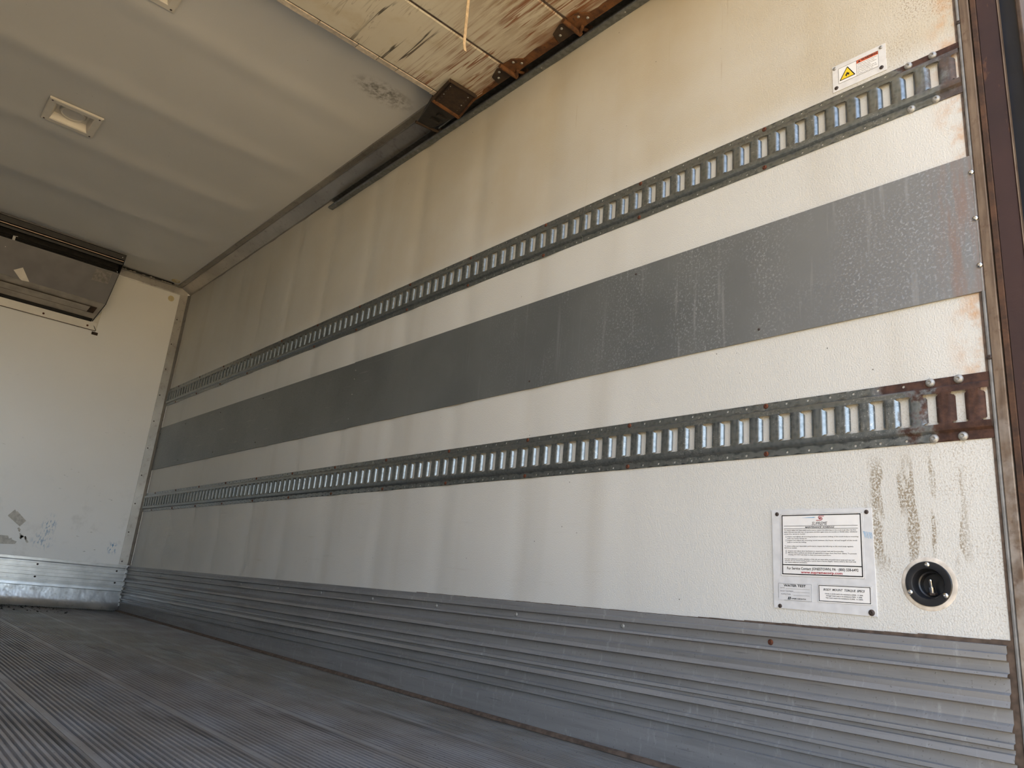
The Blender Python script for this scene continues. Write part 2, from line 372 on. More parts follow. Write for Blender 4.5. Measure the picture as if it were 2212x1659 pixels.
# ------------------------------------------------------------------ mesh helpers
class MB:
    def __init__(s): s.v = []; s.f = []
    def add(s, vs, fs):
        b = len(s.v); s.v += [tuple(q) for q in vs]; s.f += [tuple(i + b for i in f) for f in fs]; return s
    def box(s, a, b):
        x0, y0, z0 = (min(a[i], b[i]) for i in range(3)); x1, y1, z1 = (max(a[i], b[i]) for i in range(3))
        return s.add([(x0, y0, z0), (x1, y0, z0), (x1, y1, z0), (x0, y1, z0), (x0, y0, z1), (x1, y0, z1), (x1, y1, z1), (x0, y1, z1)],
                     [(0, 3, 2, 1), (4, 5, 6, 7), (0, 1, 5, 4), (1, 2, 6, 5), (2, 3, 7, 6), (3, 0, 4, 7)])
    def prism(s, poly, fn, a, b, cap=True):
        """poly of 2-D points, fn(u, v, t) -> 3-D; extruded from t=a to t=b"""
        n = len(poly)
        vs = [fn(u, v, a) for u, v in poly] + [fn(u, v, b) for u, v in poly]
        fs = [(i, (i + 1) % n, n + (i + 1) % n, n + i) for i in range(n)]
        if cap: fs += [tuple(range(n - 1, -1, -1)), tuple(range(n, 2 * n))]
        return s.add(vs, fs)
    def sheet(s, line, fn, ts):
        """open polyline swept over the values ts"""
        n = len(line); vs = [fn(u, v, t) for t in ts for u, v in line]
        fs = [(k * n + i, k * n + i + 1, (k + 1) * n + i + 1, (k + 1) * n + i) for k in range(len(ts) - 1) for i in range(n - 1)]
        return s.add(vs, fs)
    def tube(s, p, q, r, n=10, r2=None):
        p, q = Vector(p), Vector(q); d = (q - p).normalized()
        a = d.orthogonal().normalized(); b = d.cross(a); r2 = r if r2 is None else r2
        vs = [p + (a * math.cos(t) + b * math.sin(t)) * r for t in (2 * math.pi * i / n for i in range(n))]
        vs += [q + (a * math.cos(t) + b * math.sin(t)) * r2 for t in (2 * math.pi * i / n for i in range(n))]
        return s.add(vs, [(i, (i + 1) % n, n + (i + 1) % n, n + i) for i in range(n)] + [tuple(range(n - 1, -1, -1)), tuple(range(n, 2 * n))])
    def lathe(s, prof, fn, n=32, close0=False, close1=False):
        """prof of (radius, height); fn(c, s, h) -> 3-D"""
        vs = [fn(r * math.cos(2 * math.pi * i / n), r * math.sin(2 * math.pi * i / n), h) for r, h in prof for i in range(n)]
        fs = [(k * n + i, k * n + (i + 1) % n, (k + 1) * n + (i + 1) % n, (k + 1) * n + i) for k in range(len(prof) - 1) for i in range(n)]
        if close0: fs.append(tuple(range(n - 1, -1, -1)))
        if close1: fs.append(tuple((len(prof) - 1) * n + i for i in range(n)))
        return s.add(vs, fs)
    def mesh(s, name, m, smooth=None):
        me = bpy.data.meshes.new(name); me.from_pydata(s.v, [], s.f)
        bm = bmesh.new(); bm.from_mesh(me); bmesh.ops.recalc_face_normals(bm, faces=bm.faces); bm.to_mesh(me); bm.free()
        me.materials.append(MT[m])
        if smooth is not None:
            me.shade_smooth() if smooth >= 180 else me.set_sharp_from_angle(angle=math.radians(smooth))
            if smooth < 180:
                for p in me.polygons: p.use_smooth = True
        return me
    def obj(s, name, m, parent=None, smooth=None, loc=None):
        return link(name, s.mesh(name, m, smooth), parent, loc)

def link(name, me, parent=None, loc=None, rot=None, scl=None):
    o = bpy.data.objects.new(name, me); COL.objects.link(o)
    if parent is not None: o.parent = parent
    if loc is not None: o.location = loc
    if rot is not None: o.rotation_euler = rot
    if scl is not None: o.scale = scl
    return o
def empty(name, loc=(0, 0, 0)):
    return link(name, None, None, loc)
def tag(o, label, cat, group=None, kind=None):
    o['label'] = label; o['category'] = cat
    if group: o['group'] = group
    if kind: o['kind'] = kind
    return o
def plabel(o, label): o['label'] = label; return o

# fastener heads, axis +z, base at z=0
def dome(r, h, m, n=12, dimple=True):
    pr = [(r, 0), (r * 0.96, h * 0.45), (r * 0.72, h * 0.85), (r * 0.38, h)]
    if dimple: pr += [(r * 0.30, h * 0.55), (r * 0.05, h * 0.5)]
    else: pr += [(r * 0.05, h * 1.02)]
    return MB().lathe(pr, lambda a, b, c: (a, b, c), n, False, True).mesh('screw', m, 40)
SCREW = dome(0.0062, 0.0030, 'redrust')
SCREWD = dome(0.0062, 0.0030, 'darkscrew')
RIVET = dome(0.0088, 0.0055, 'rivet', 16)
STUD = dome(0.0060, 0.0030, 'rivet', 12)
CHROME = dome(0.0058, 0.0042, 'chrome', 14)
ROT_R = (0, -math.pi / 2, 0)      # head faces -x
ROT_F = (math.pi / 2, 0, 0)       # head faces -y
ROT_D = (math.pi, 0, 0)           # head faces down
def fasten(parent, name, me, pts, rot, scl=None):
    for p in pts: link(name, me, parent, p, rot, scl)

# lettering: flat print lying on a plate
TXT_R = Matrix(((0, 0, -1), (-1, 0, 0), (0, 1, 0)))     # reading direction -y, up z, facing -x
def lettering(body, parent, y0, z, y1, h, m, x, bold=0.0, shear=0.0, name='lettering'):
    cu = bpy.data.curves.new('lettering', 'FONT'); cu.body = body; cu.size = 1.0
    cu.offset = bold; cu.shear = shear; cu.resolution_u = 2; cu.fill_mode = 'FRONT'
    tmp = bpy.data.objects.new('lettering_source', cu); COL.objects.link(tmp)
    me = bpy.data.meshes.new_from_object(tmp); bpy.data.objects.remove(tmp); bpy.data.curves.remove(cu)
    xs = [v.co.x for v in me.vertices]; lo, hi = min(xs), max(xs)
    sx = (y0 - y1) / (hi - lo); sz = h / 0.70
    for v in me.vertices:
        c = v.co; v.co = (x, y0 - (c.x - lo) * sx, z + c.y * sz)
    me.name = 'lettering'; me.materials.clear(); me.materials.append(MT[m])
    return link(name, me, parent)
def ruler(parent, y0, z0, y1, z1, m, x, name='printed_line'):
    return MB().box((x, y0, z0), (x + 0.0002, y1, z1)).obj(name, m, parent)
def frame(parent, y0, z0, y1, z1, t, m, x, name='printed_border'):
    b = MB()
    for (a, c) in (((y0, z0), (y1, z0 + t)), ((y0, z1 - t), (y1, z1)), ((y0, z0), (y0 - t, z1)), ((y1 + t, z0), (y1, z1))):
        b.box((x, a[0], a[1]), (x + 0.0002, c[0], c[1]))
    return b.obj(name, m, parent)

# ------------------------------------------------------------------ the box: walls, ceiling, floor
CY, CZ, CR = 0.1255, 0.391, 0.0345       # hole of the recessed switch
STUDS = [0.454 + 0.4065 * k for k in range(12)]
def wx(y):                               # the skin is drawn in at every stud and swells between them
    if y < 0.30: return 0.0
    a = 0.0037 * min(1.0, (y - 0.30) / 1.5)
    d = min(abs(y - s) for s in STUDS)
    return a * (math.exp(-(d / 0.048) ** 2) - 0.20)
def wall_right():
    b = MB()
    y0, y1, z0, z1 = 0.0655, 0.1855, 0.331, 0.451
    ys = [0.0, y0, y1, 0.3] + [0.3 + (L + 0.02 - 0.3) * i / 242 for i in range(1, 243)]
    zs = [-0.10, z0, z1, 0.9, 1.5, 2.1, 2.34]
    n = len(zs)
    vs = [(wx(y), y, z) for y in ys for z in zs]
    fs = []
    for i in range(len(ys) - 1):
        for j in range(n - 1):
            if i == 1 and j == 1: continue
            fs.append((i * n + j, (i + 1) * n + j, (i + 1) * n + j + 1, i * n + j + 1))
    b.add(vs, fs)
    k = 32; ring = []; rect = []
    for q in range(k):
        a = 2 * math.pi * (q + 0.0) / k; c, s_ = math.cos(a), math.sin(a)
        ring.append((0, CY + CR * c, CZ + CR * s_)); t = 0.06 / max(abs(c), abs(s_))
        rect.append((0, CY + t * c, CZ + t * s_))
    deep = [(0.06, p[1], p[2]) for p in ring]
    b.add(rect + ring + deep, [(q, (q + 1) % k, k + (q + 1) % k, k + q) for q in range(k)] +
          [(k + q, k + (q + 1) % k, 2 * k + (q + 1) % k, 2 * k + q) for q in range(k)])
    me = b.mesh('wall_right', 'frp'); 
    bm = bmesh.new(); bm.from_mesh(me); bmesh.ops.remove_doubles(bm, verts=bm.verts, dist=1e-5)
    # the outer skin of the wall, behind the switch cup
    bm.to_mesh(me); bm.free(); me.shade_smooth(); me.set_sharp_from_angle(angle=math.radians(40))
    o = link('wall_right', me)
    tag(o, 'off-white pebbled panel wall with two slotted rails and a steel band', 'wall', kind='structure')
    MB().box((0.075, -0.12, -0.3), (0.095, L + 0.1, 2.42)).obj('outer_skin', 'white', o)
    return o
WR = wall_right()
o = MB().box((-2.47, L, -0.1), (0.02, L + 0.06, 2.40)).obj('wall_front', 'front'); WF = o
tag(o, 'white front bulkhead wall below the grey evaporator unit', 'wall', kind='structure')
o = MB().box((XL - 0.06, -0.02, -0.1), (XL, L + 0.02, 2.40)).obj('wall_left', 'frpplain')
tag(o, 'off-white pebbled side wall opposite the two slotted rails', 'wall', kind='structure')

def ceil_z(x, y):
    z = ZC
    for k in range(-1, 9):
        c = 0.50 + 0.61 * k
        z -= 0.0075 * math.exp(-((y - c + 0.02 * math.sin(3 * x)) / 0.075) ** 2)
    z += 0.0022 * math.sin(6.5 * y + 1.7 * x) + 0.0015 * math.sin(11 * y - 3.1 * x)
    f = min(1.0, max(0.0, (-x - 0.11) / 0.25))
    return ZC + (z - ZC) * (0.15 + 0.85 * f)
b = MB()
nx, ny = 40, 220
xs = [XL - 0.02 + (0.03 - XL) * i / nx for i in range(nx + 1)]
ys = [-0.10 + (L + 0.12) * j / ny for j in range(ny + 1)]
HOLES = [(-1.2975, 3.236, -1.0725, 3.458), (-1.2975, 2.034, -1.0725, 2.256)]
xs = sorted(xs + [HOLES[0][0] + 0.012, HOLES[0][2] - 0.012]); nx = len(xs) - 1
ys = sorted(ys + [q for h in HOLES for q in (h[1] + 0.010, h[3] - 0.010)]); ny = len(ys) - 1
b.add([(x, y, ceil_z(x, y)) for x in xs for y in ys],
      [(i * (ny + 1) + j, (i + 1) * (ny + 1) + j, (i + 1) * (ny + 1) + j + 1, i * (ny + 1) + j + 1) for i in range(nx) for j in range(ny)
       if not any(h[0] + 0.012 < (xs[i] + xs[i + 1]) / 2 < h[2] - 0.012 and h[1] + 0.010 < (ys[j] + ys[j + 1]) / 2 < h[3] - 0.010 for h in HOLES)])
CE = b.obj('ceiling', 'ceil', None, 180)
tag(CE, 'beige grey ceiling lining with soft ripples across the box', 'ceiling', kind='structure')
MB().box((XL - 0.1, -0.12, 2.40), (0.10, L + 0.1, 2.44)).obj('roof_skin', 'white', CE)

# floor: ribbed extruded planks running the length of the box
FL = empty('floor'); tag(FL, 'dark ribbed aluminium floor of long extruded planks', 'floor', kind='structure')
PW = 0.270
def plank_mesh():
    line = [(0.0, -0.004), (0.0008, 0.0), (0.0170, 0.0)]
    u = 0.0170; p = (PW - 0.0170 - 0.001) / 19
    for k in range(19):
        line += [(u + 0.0010, -0.0046), (u + p * 0.42, -0.0046), (u + p * 0.42 + 0.0010, 0.0), (u + p - 0.0006, 0.0)]
        u += p
    line += [(PW - 0.0006, 0.0), (PW, -0.004)]
    return MB().sheet(line, lambda a, c, t: (a, t, c + fz(t)), [-0.075, 1.0, 2.5, L]).mesh('floor_plank', 'floor')
PM = plank_mesh()
for k in range(9):
    link('floor_plank', PM, FL, (-0.0315 - PW * (k + 1), 0, 0))
MB().sheet([(XL - 0.1, -0.012), (0.02, -0.012)], lambda a, c, t: (a, t, c + fz(t)), [-0.08, L]).obj('floor_bed', 'floor', FL)
o = MB().sheet([(-0.042, 0.001), (-0.039, 0.008), (-0.028, 0.010), (-0.0185, 0.006)], lambda a, c, t: (a, t, c + fz(t)), [0.004, 1.2, 2.6, 4.0, L]).obj('gutter_seal', 'caulk', FL)
plabel(o, 'brown rusty seal along the foot of the wall')
# dirt crumbs by the front bulkhead
b = MB()
for k in range(90):
    x = -0.74 + random.random() ** 1.6 * 0.35; y = L - 0.06 - random.random() ** 1.5 * 0.45; r = 0.002 + 0.006 * random.random() ** 3
    zz = fz(y)
    b.add([(x - r, y, zz), (x, y - r, zz), (x + r * 1.4, y, zz), (x, y + r, zz), (x, y, zz + r)], [(0, 1, 4), (1, 2, 4), (2, 3, 4), (3, 0, 4)])
tag(b.obj('dirt_crumbs', 'soil'), 'black dirt crumbs on the floor below the front bulkhead', 'dirt', kind='stuff')

# ------------------------------------------------------------------ scuff liners
PROF = [(.2935, -.0010), (.2925, -.0085), (.2805, -.0075), (.2785, -.0120), (.2690, -.0120), (.2665, -.0050), (.2490, -.0045), (.2475, -.0125), (.2425, -.0150),
        (.2400, -.0055), (.2180, -.0060), (.2140, -.0120), (.2045, -.0105), (.1945, -.0150), (.1915, -.0055), (.1700, -.0060), (.1665, -.0095), (.1580, -.0150),
        (.1555, -.0065), (.1405, -.0070), (.1390, -.0130), (.1320, -.0140), (.1300, -.0085), (.1245, -.0090), (.1225, -.0125), (.1110, -.0160), (.1085, -.0075),
        (.0880, -.0080), (.0865, -.0140), (.0800, -.0140), (.0780, -.0085), (.0640, -.0090), (.0625, -.0140), (.0580, -.0140), (.0560, -.0080), (.0390, -.0080),
        (.0370, -.0130), (.0040, -.0130), (-.045, -.0130)]
PROF = [(z, x * 1.45) for z, x in PROF]
BR = MB().sheet([(x, z) for z, x in PROF], lambda a, c, t: (a, t, c), [0.0045, 1.5, 3.2, L - 0.012]).obj('baseboard_right', 'alu')
tag(BR, 'tall ribbed aluminium scuff liner along the foot of the railed wall', 'baseboard', kind='structure')
fasten(BR, 'screw', SCREW, [(-0.0068, 0.444, 0.2575)], ROT_R)
fasten(BR, 'screw', STUD, [(-0.0068, y, 0.2575) for y in (0.849, 1.249, 1.640, 2.037, 2.43, 2.83, 3.24, 3.64, 4.05, 4.45, 4.85)], ROT_R)
b = MB()
pts = [0.0 + 0.03 * i for i in range(60)]
for i in range(len(pts) - 1):
    h = 0.0085 * max(0.25, 1 - pts[i] / 0.9) * (0.8 + 0.4 * random.random())
    b.box((-0.002, pts[i], 0.2925), (0.001, pts[i + 1], 0.2930 + h))
b.box((-0.0018, -0.0035, -0.10), (-0.0002, 0.030, 0.2930))
plabel(b.obj('sealant', 'caulk', BR), 'brown dirty sealant along the top edge')
o = MB().sheet([(XL - x, z) for z, x in PROF], lambda a, c, t: (a, t, c), [0.0, L - 0.012]).obj('baseboard_left', 'alu')
tag(o, 'tall ribbed aluminium scuff liner along the opposite side wall', 'baseboard', kind='structure')
FP = [(z, y * 1.8) for z, y in [(.2960, -.001), (.2950, -.0120), (.2790, -.0120), (.2775, -.0050), (.2715, -.0045), (.2705, -.0110), (.2645, -.0110), (.2635, -.0050), (.2440, -.0050), (.2425, -.0110),
      (.2350, -.0110), (.2340, -.0050), (.2130, -.0050), (.2115, -.0120), (.1915, -.0120), (.1900, -.0050), (.1660, -.0050), (.1645, -.0110), (.1580, -.0110),
      (.1570, -.0050), (.1470, -.0050), (.1460, -.0120), (.1300, -.0130), (.1270, -.0060)]]
BF = MB().sheet([(y, z) for z, y in FP], lambda a, c, t: (t, L + a, c), [XL, -1.2, -0.0235]).obj('baseboard_front', 'ribbed')
tag(BF, 'bright ribbed aluminium scuff liner across the front bulkhead', 'baseboard', kind='structure')
KP = [(.1290, -.0090), (.1000, -.0110), (.0600, -.0160), (.0300, -.0240), (.0150, -.0380), (.0080, -.0480)]
plabel(MB().sheet([(y, z) for z, y in KP], lambda a, c, t: (t, L + a, c), [XL, -0.9, -0.45, -0.0235]).obj('kick_plate', 'bright', BF, 180), 'shiny dented kick plate curving on to the floor')
fasten(BF, 'screw', SCREWD, [(x, L - 0.009, z) for x, z in ((-0.536, 0.256), (-0.074, 0.256), (-0.534, 0.181), (-0.070, 0.181), (-0.99, 0.256), (-0.99, 0.181))], ROT_F)

# ------------------------------------------------------------------ cove and corner trims
def cove(y0, y1, dx=0.0, name='trim_1'):
    b = MB()
    prof = [(-0.0008 - dx, 2.252), (-0.0025 - dx, 2.262), (-0.0700, 2.2915 - dx), (-0.0708, 2.2888 - dx), (-0.0735, 2.2885 - dx), (-0.0745, 2.2915 - dx), (-0.104, 2.2905 - dx)]
    b.sheet(prof, lambda a, c, t: (a, t, c), [y0, y1])
    b.sheet([(-0.104, 2.2905 - dx), (-0.104, 2.312)], lambda a, c, t: (a, t, c), [y0, y1])
    b.sheet([(-0.0008 - dx, 2.252), (0.006, 2.252)], lambda a, c, t: (a, t, c), [y0, y1])
    return b.obj(name, 'trim')
T1 = tag(cove(0.0, 2.405, 0.0012), 'grey metal cove trim above the door track, length nearer the door', 'trim', kind='structure')
T2 = tag(cove(2.395, L, 0.0, 'trim_2'), 'grey metal cove trim along the ceiling, length running into the front corner', 'trim', kind='structure')
for t_, ys_ in ((T1, [2.30, 2.38, 1.9, 1.5]), (T2, [2.44, 2.60, 3.0, 3.4, 3.8, 4.2, 4.6, 4.95])):
    fasten(t_, 'rivet', STUD, [(-0.007, y, 2.2655) for y in ys_], (0, math.radians(-150), 0), (0.6,) * 3)
    fasten(t_, 'rivet', STUD, [(-0.090, y + 0.05, 2.2915) for y in ys_], ROT_D, (0.6,) * 3)
o = MB().sheet([(2.318, -0.030), (2.300, -0.030), (2.294, -0.010), (2.290, -0.0065), (2.246, -0.0040), (2.240, -0.0015), (2.2395, 0.0)],
               lambda a, c, t: (t, L + c, a), [XL, -0.02]).obj('trim_3', 'trim'); T3 = o
tag(o, 'grey metal trim where the front bulkhead meets the ceiling', 'trim', kind='structure')
fasten(o, 'rivet', STUD, [(x, L - 0.006, 2.262) for x in (-0.12, -0.36, -0.46)], ROT_F, (0.6,) * 3)
# torn sealant above it
b = MB()
x = -0.50
while x < -0.10:
    wdt = 0.006 + 0.022 * random.random(); h = 0.004 + 0.016 * random.random() ** 2
    b.add([(x, L - 0.030, 2.2895), (x + wdt, L - 0.030, 2.2895), (x + wdt * 0.7, L - 0.036 - h * 1.5, 2.2905), (x + wdt * 0.3, L - 0.036 - h, 2.2900),
           (x + wdt * 0.5, L - 0.032, 2.299)], [(0, 1, 2, 3), (3, 2, 4), (0, 3, 4), (1, 4, 2)])
    x += wdt * (0.9 if random.random() < 0.7 else 2.6)
plabel(b.obj('torn_sealant', 'caulkwhite', T3), 'torn off white sealant')
plabel(MB().box((-0.50, L - 0.047, 2.2915), (-0.14, L - 0.031, 2.2985)).obj('gap', 'soil', T3), 'black gap above the sealant')
b = MB().sheet([(-0.0690, 0.0), (-0.0685, -0.0030), (-0.0160, -0.0045), (-0.0140, -0.0065), (-0.0060, -0.0140), (-0.0030, -0.0170), (-0.0020, -0.0310), (0.0, -0.0315)],
               lambda a, c, t: (a, L + c, t), [0.300, 2.252])
o = b.obj('trim_4', 'trim'); tag(o, 'upright metal corner trim between front bulkhead and railed wall', 'trim', kind='structure')
fasten(o, 'screw', SCREWD, [(-0.054, L - 0.0035, z) for z in (2.05, 1.86, 1.67, 1.476, 1.285, 1.092, 0.901, 0.706, 0.514, 0.321)], ROT_F, (0.75,) * 3)
fasten(o, 'screw', SCREWD, [(-0.0025, L - 0.024, z) for z in (1.12, 1.30, 0.51, 0.318, 0.9)], ROT_R, (0.6,) * 3)

# ------------------------------------------------------------------ rear door post
def strip(poly, m, name, parent, z0=-0.30, z1=2.34):
    """poly of (y, x) points"""
    return MB().prism(poly, lambda y, x, t: (x, y, t), z0, z1).obj(name, m, parent, 30)
P = empty('trim_5'); tag(P, 'rusty red-brown rear door post with weathered edge strips', 'door post', kind='structure')
strip([(-0.0042, 0.02), (-0.0042, -0.0010), (0.0004, -0.0014), (0.0010, 0.0004), (0.0004, 0.02)], 'caulk', 'edge_sealant', P)
strip([(-0.0042, 0.02), (-0.0042, 0.0), (-0.0055, -0.0045), (-0.0085, -0.0058), (-0.0112, -0.0045), (-0.0118, 0.0), (-0.0118, 0.02)], 'caulkgrey', 'bead', P)
strip([(-0.0125, 0.02), (-0.0125, -0.0070), (-0.0140, -0.0085), (-0.0290, -0.0085), (-0.0305, -0.0070), (-0.0305, 0.02)], 'weather', 'edge_strip', P)
strip([(-0.0305, 0.03), (-0.0305, 0.004), (-0.0330, 0.004), (-0.0330, 0.03)], 'soil', 'joint', P)
strip([(-0.0330, 0.02), (-0.0330, -0.0055), (-0.0340, -0.0065), (-0.0420, -0.0060), (-0.0432, -0.0040), (-0.0432, 0.02)], 'rust', 'inner_lip', P)
strip([(-0.0432, 0.06), (-0.0432, 0.0), (-0.0445, -0.0030), (-0.0790, -0.0030), (-0.0805, -0.0015), (-0.0812, 0.006), (-0.0812, 0.06)], 'post', 'post_face', P)
strip([(-0.0812, 0.05), (-0.0812, -0.0045), (-0.0822, -0.0055), (-0.0832, -0.0045), (-0.0832, 0.05)], 'weather', 'thin_edge', P)
strip([(-0.0832, 0.06), (-0.0832, 0.008), (-0.1130, 0.004), (-0.1130, 0.06)], 'slatblue', 'rubber_channel', P)
strip([(-0.1130, 0.08), (-0.1130, -0.0040), (-0.1150, -0.0055), (-0.1200, -0.0050), (-0.1215, -0.0035), (-0.1215, 0.08)], 'darkrust', 'outer_lip', P)
fasten(P, 'screw', SCREWD, [(-0.0052, -0.0085, z) for z in (1.575, 0.81, 1.95)], ROT_R, (0.8,) * 3)
o = MB().box((XL - 0.08, -0.12, -0.3), (XL + 0.01, -0.02, 2.40)).obj('trim_6', 'post')
tag(o, 'red-brown rear door post on the opposite side of the opening', 'door post', kind='structure')
o = MB().box((XL, -0.115, 2.24), (0.0, -0.035, 2.40)).obj('trim_7', 'post')
tag(o, 'red-brown header beam over the rear opening', 'header', kind='structure')
o = MB().box((XL - 0.08, -0.12, -0.30), (0.09, -0.076, -0.046)).obj('trim_8', 'post')
tag(o, 'red-brown rear sill under the edge of the ribbed floor', 'sill', kind='structure')

# ------------------------------------------------------------------ slotted cargo rails
PITCH, Y0 = 0.0508, 0.0475
def rail_cells(zc, k0, k1, ya, yb):
    b = MB()
    FX, FF = -0.0115, -0.0026          # raised face, flanges
    for k in range(k0, k1 + 1):
        c = Y0 + PITCH * k; h = PITCH / 2
        lo, hi = max(c - h, ya), min(c + h, yb)
        if hi - lo < 1e-4: continue
        full = (hi - lo) > PITCH - 2e-3
        vs = []; fs = []
        def q(*pts):
            n = len(vs); vs.extend(pts); fs.append(tuple(range(n, n + len(pts))))
        for s in (1, -1):
            z = lambda v: zc + s * v
            if full:                   # flange with a small round hole
                hz = 0.0563; rr = 0.0031; K = 8
                ring = [(FF, c + rr * math.cos(math.pi * (2 * i + 1) / K), z(hz + rr * math.sin(math.pi * (2 * i + 1) / K))) for i in range(K)]
                inn = [(0.0, p[1], p[2]) for p in ring]
                bd = [(hi, .0585), (c + .008, .0635), (c - .008, .0635), (lo, .0585), (lo, .0540), (c - .008, .0470), (c + .008, .0470), (hi, .0540)]
                bd = [(FF, y, z(v)) for y, v in bd]
                for i in range(K):
                    j = (i + 1) % K
                    q(ring[i], ring[j], bd[j], bd[i]); q(ring[i], ring[j], inn[j], inn[i])
                q((FF, hi, z(.0585)), (FF, hi, z(.0635)), (FF, c + .008, z(.0635)))
                q((FF, lo, z(.0585)), (FF, lo, z(.0635)), (FF, c - .008, z(.0635)))
                q((FF, hi, z(.0540)), (FF, hi, z(.0470)), (FF, c + .008, z(.0470)))
                q((FF, lo, z(.0540)), (FF, lo, z(.0470)), (FF, c - .008, z(.0470)))
            else:
                q((FF, lo, z(.0635)), (FF, hi, z(.0635)), (FF, hi, z(.0470)), (FF, lo, z(.0470)))
            q((FF, lo, z(.0635)), (FF, hi, z(.0635)), (0.0003, hi, z(.0635)), (0.0003, lo, z(.0635)))
            q((FF, lo, z(.0470)), (FF, hi, z(.0470)), (-0.0045, hi, z(.0455)), (-0.0045, lo, z(.0455)))
            q((-0.0045, lo, z(.0455)), (-0.0045, hi, z(.0455)), (-0.0100, hi, z(.0430)), (-0.0100, lo, z(.0430)))
            q((-0.0100, lo, z(.0430)), (-0.0100, hi, z(.0430)), (FX, hi, z(.0400)), (FX, lo, z(.0400)))
            q((FX, lo, z(.0400)), (FX, hi, z(.0400)), (FX, hi, z(.0310)), (FX, lo, z(.0310)))
            # the web beside the slot rolls inwards to the wall
            if (s == 1 and hi >= c + h - 2e-3) or (s == -1 and lo <= c - h + 2e-3):
                e = hi if s == 1 else lo
                cur = [(e, FX), (c + s * .0185, FX), (c + s * .0150, FX + .0008), (c + s * .0118, FX + .0027), (c + s * .0093, FX + .0056), (c + s * .0078, FX + .0088)]
                zz = [(.031, .0310), (.031, .0310), (.031, .0290), (.031, .0265), (.0262, .0262), (.0235, .0235)]
                for i in range(len(cur) - 1):
                    z0 = min(zz[i]); z1 = min(zz[i + 1])
                    q((cur[i][1], cur[i][0], zc - z0), (cur[i + 1][1], cur[i + 1][0], zc - z1), (cur[i + 1][1], cur[i + 1][0], zc + z1), (cur[i][1], cur[i][0], zc + z0))
                for sg in (1, -1):      # flat corners of the plate above and below the roll
                    q((FX, c + s * .0185, zc + sg * .031), (FX, c + s * .0120, zc + sg * .031), (FX + .0012, c + s * .0128, zc + sg * .0285), (FX + .0004, c + s * .0160, zc + sg * .0297))
        b.add(vs, fs)
    return b
def rail(name, zc, ya, yb, label, screws, rivets):
    k0 = int(math.floor((ya - Y0) / PITCH)) - 1; k1 = int(math.ceil((yb - Y0) / PITCH)) + 1
    t = empty(name, (0, 0, 0)); tag(t, label, 'cargo rail', 'slotted cargo rails on the wall')
    me = rail_cells(zc, k0, k1, ya, yb).mesh('slotted_rail', 'galv')
    bm = bmesh.new(); bm.from_mesh(me); bmesh.ops.remove_doubles(bm, verts=bm.verts, dist=5e-6); bmesh.ops.recalc_face_normals(bm, faces=bm.faces); bm.to_mesh(me); bm.free()
    for p in me.polygons: p.use_smooth = True
    me.set_sharp_from_angle(angle=math.radians(32))
    link('slotted_rail', me, t)
    for y in screws:
        for s in (1, -1): link('screw', SCREW, t, (-0.0026, y, zc + s * 0.0563), ROT_R, (1, 1, 1))
    for y in rivets:
        for s in (1, -1): link('rivet', RIVET, t, (-0.0026, y, zc + s * 0.0563), ROT_R)
    return t
YE = -0.0045; YF = L - 0.0325
SCR = [Y0 + PITCH * (8 * j) for j in range(1, 13)]
JU = 1.0635 + 0.0254 - 0.0000          # joint of the upper rail
JU = Y0 + PITCH * 20.5
rail('cargo_rail', 0.7205, YE, YF, 'long lower slotted steel rail, brown with rust at its door end', [y for y in SCR if y < YF], [Y0, Y0 + PITCH])
rail('cargo_rail', 1.4655, YE, JU - 0.0008, 'upper slotted steel rail, length under the warning plate, joint at far end', [y for y in SCR if y < JU], [Y0, Y0 + PITCH])
rail('cargo_rail', 1.4655, JU + 0.0008, YF, 'upper slotted steel rail, length running to the front corner', [y for y in SCR if y > JU and y < YF], [])

# ------------------------------------------------------------------ steel rub band in two sheets
def band(y0, y1, label, x, dz=0.0):
    b = MB(); n = 24
    for i in range(n):
        a, c = y0 + (y1 - y0) * i / n, y0 + (y1 - y0) * (i + 1) / n
        b.box((x, a, 0.9455 + dz), (-0.0016, c, 1.2455 + dz))
    me = b.mesh('steel_band', 'band')
    bm = bmesh.new(); bm.from_mesh(me); bmesh.ops.remove_doubles(bm, verts=bm.verts, dist=1e-5); bm.to_mesh(me); bm.free()
    o = link('steel_band', me)
    return tag(o, label, 'steel band', 'flat steel bands between the rails')
B1 = band(-0.0115, 2.447, 'flat grey steel band, mottled white, from the seam to the rusty post', -0.0052)
B2 = band(2.443, L - 0.005, 'flat dark grey steel band from the seam to the front corner', -0.0040, -0.0015)
fasten(B1, 'screw', CHROME, [(-0.0052, -0.0068, z) for z in (1.206, 1.102, 1.00)], ROT_R, (1.0,) * 3)
fasten(B1, 'rivet', SCREWD, [(-0.0052, y, z) for y, z in ((0.47, 0.97), (1.28, 0.97), (0.86, 1.225))], ROT_R, (0.55,) * 3)
fasten(B1, 'rivet', STUD, [(-0.0052, 2.43, z) for z in (1.205, 1.165, 1.095, 0.985)], ROT_R, (0.5,) * 3)
fasten(B2, 'rivet', SCREWD, [(-0.0040, y, z) for y, z in ((5.10, 1.20), (5.10, 1.10), (4.6, 1.215), (4.0, 1.215), (3.4, 1.215), (4.6, 0.975), (4.0, 0.975), (3.4, 0.975))], ROT_R, (0.6,) * 3)

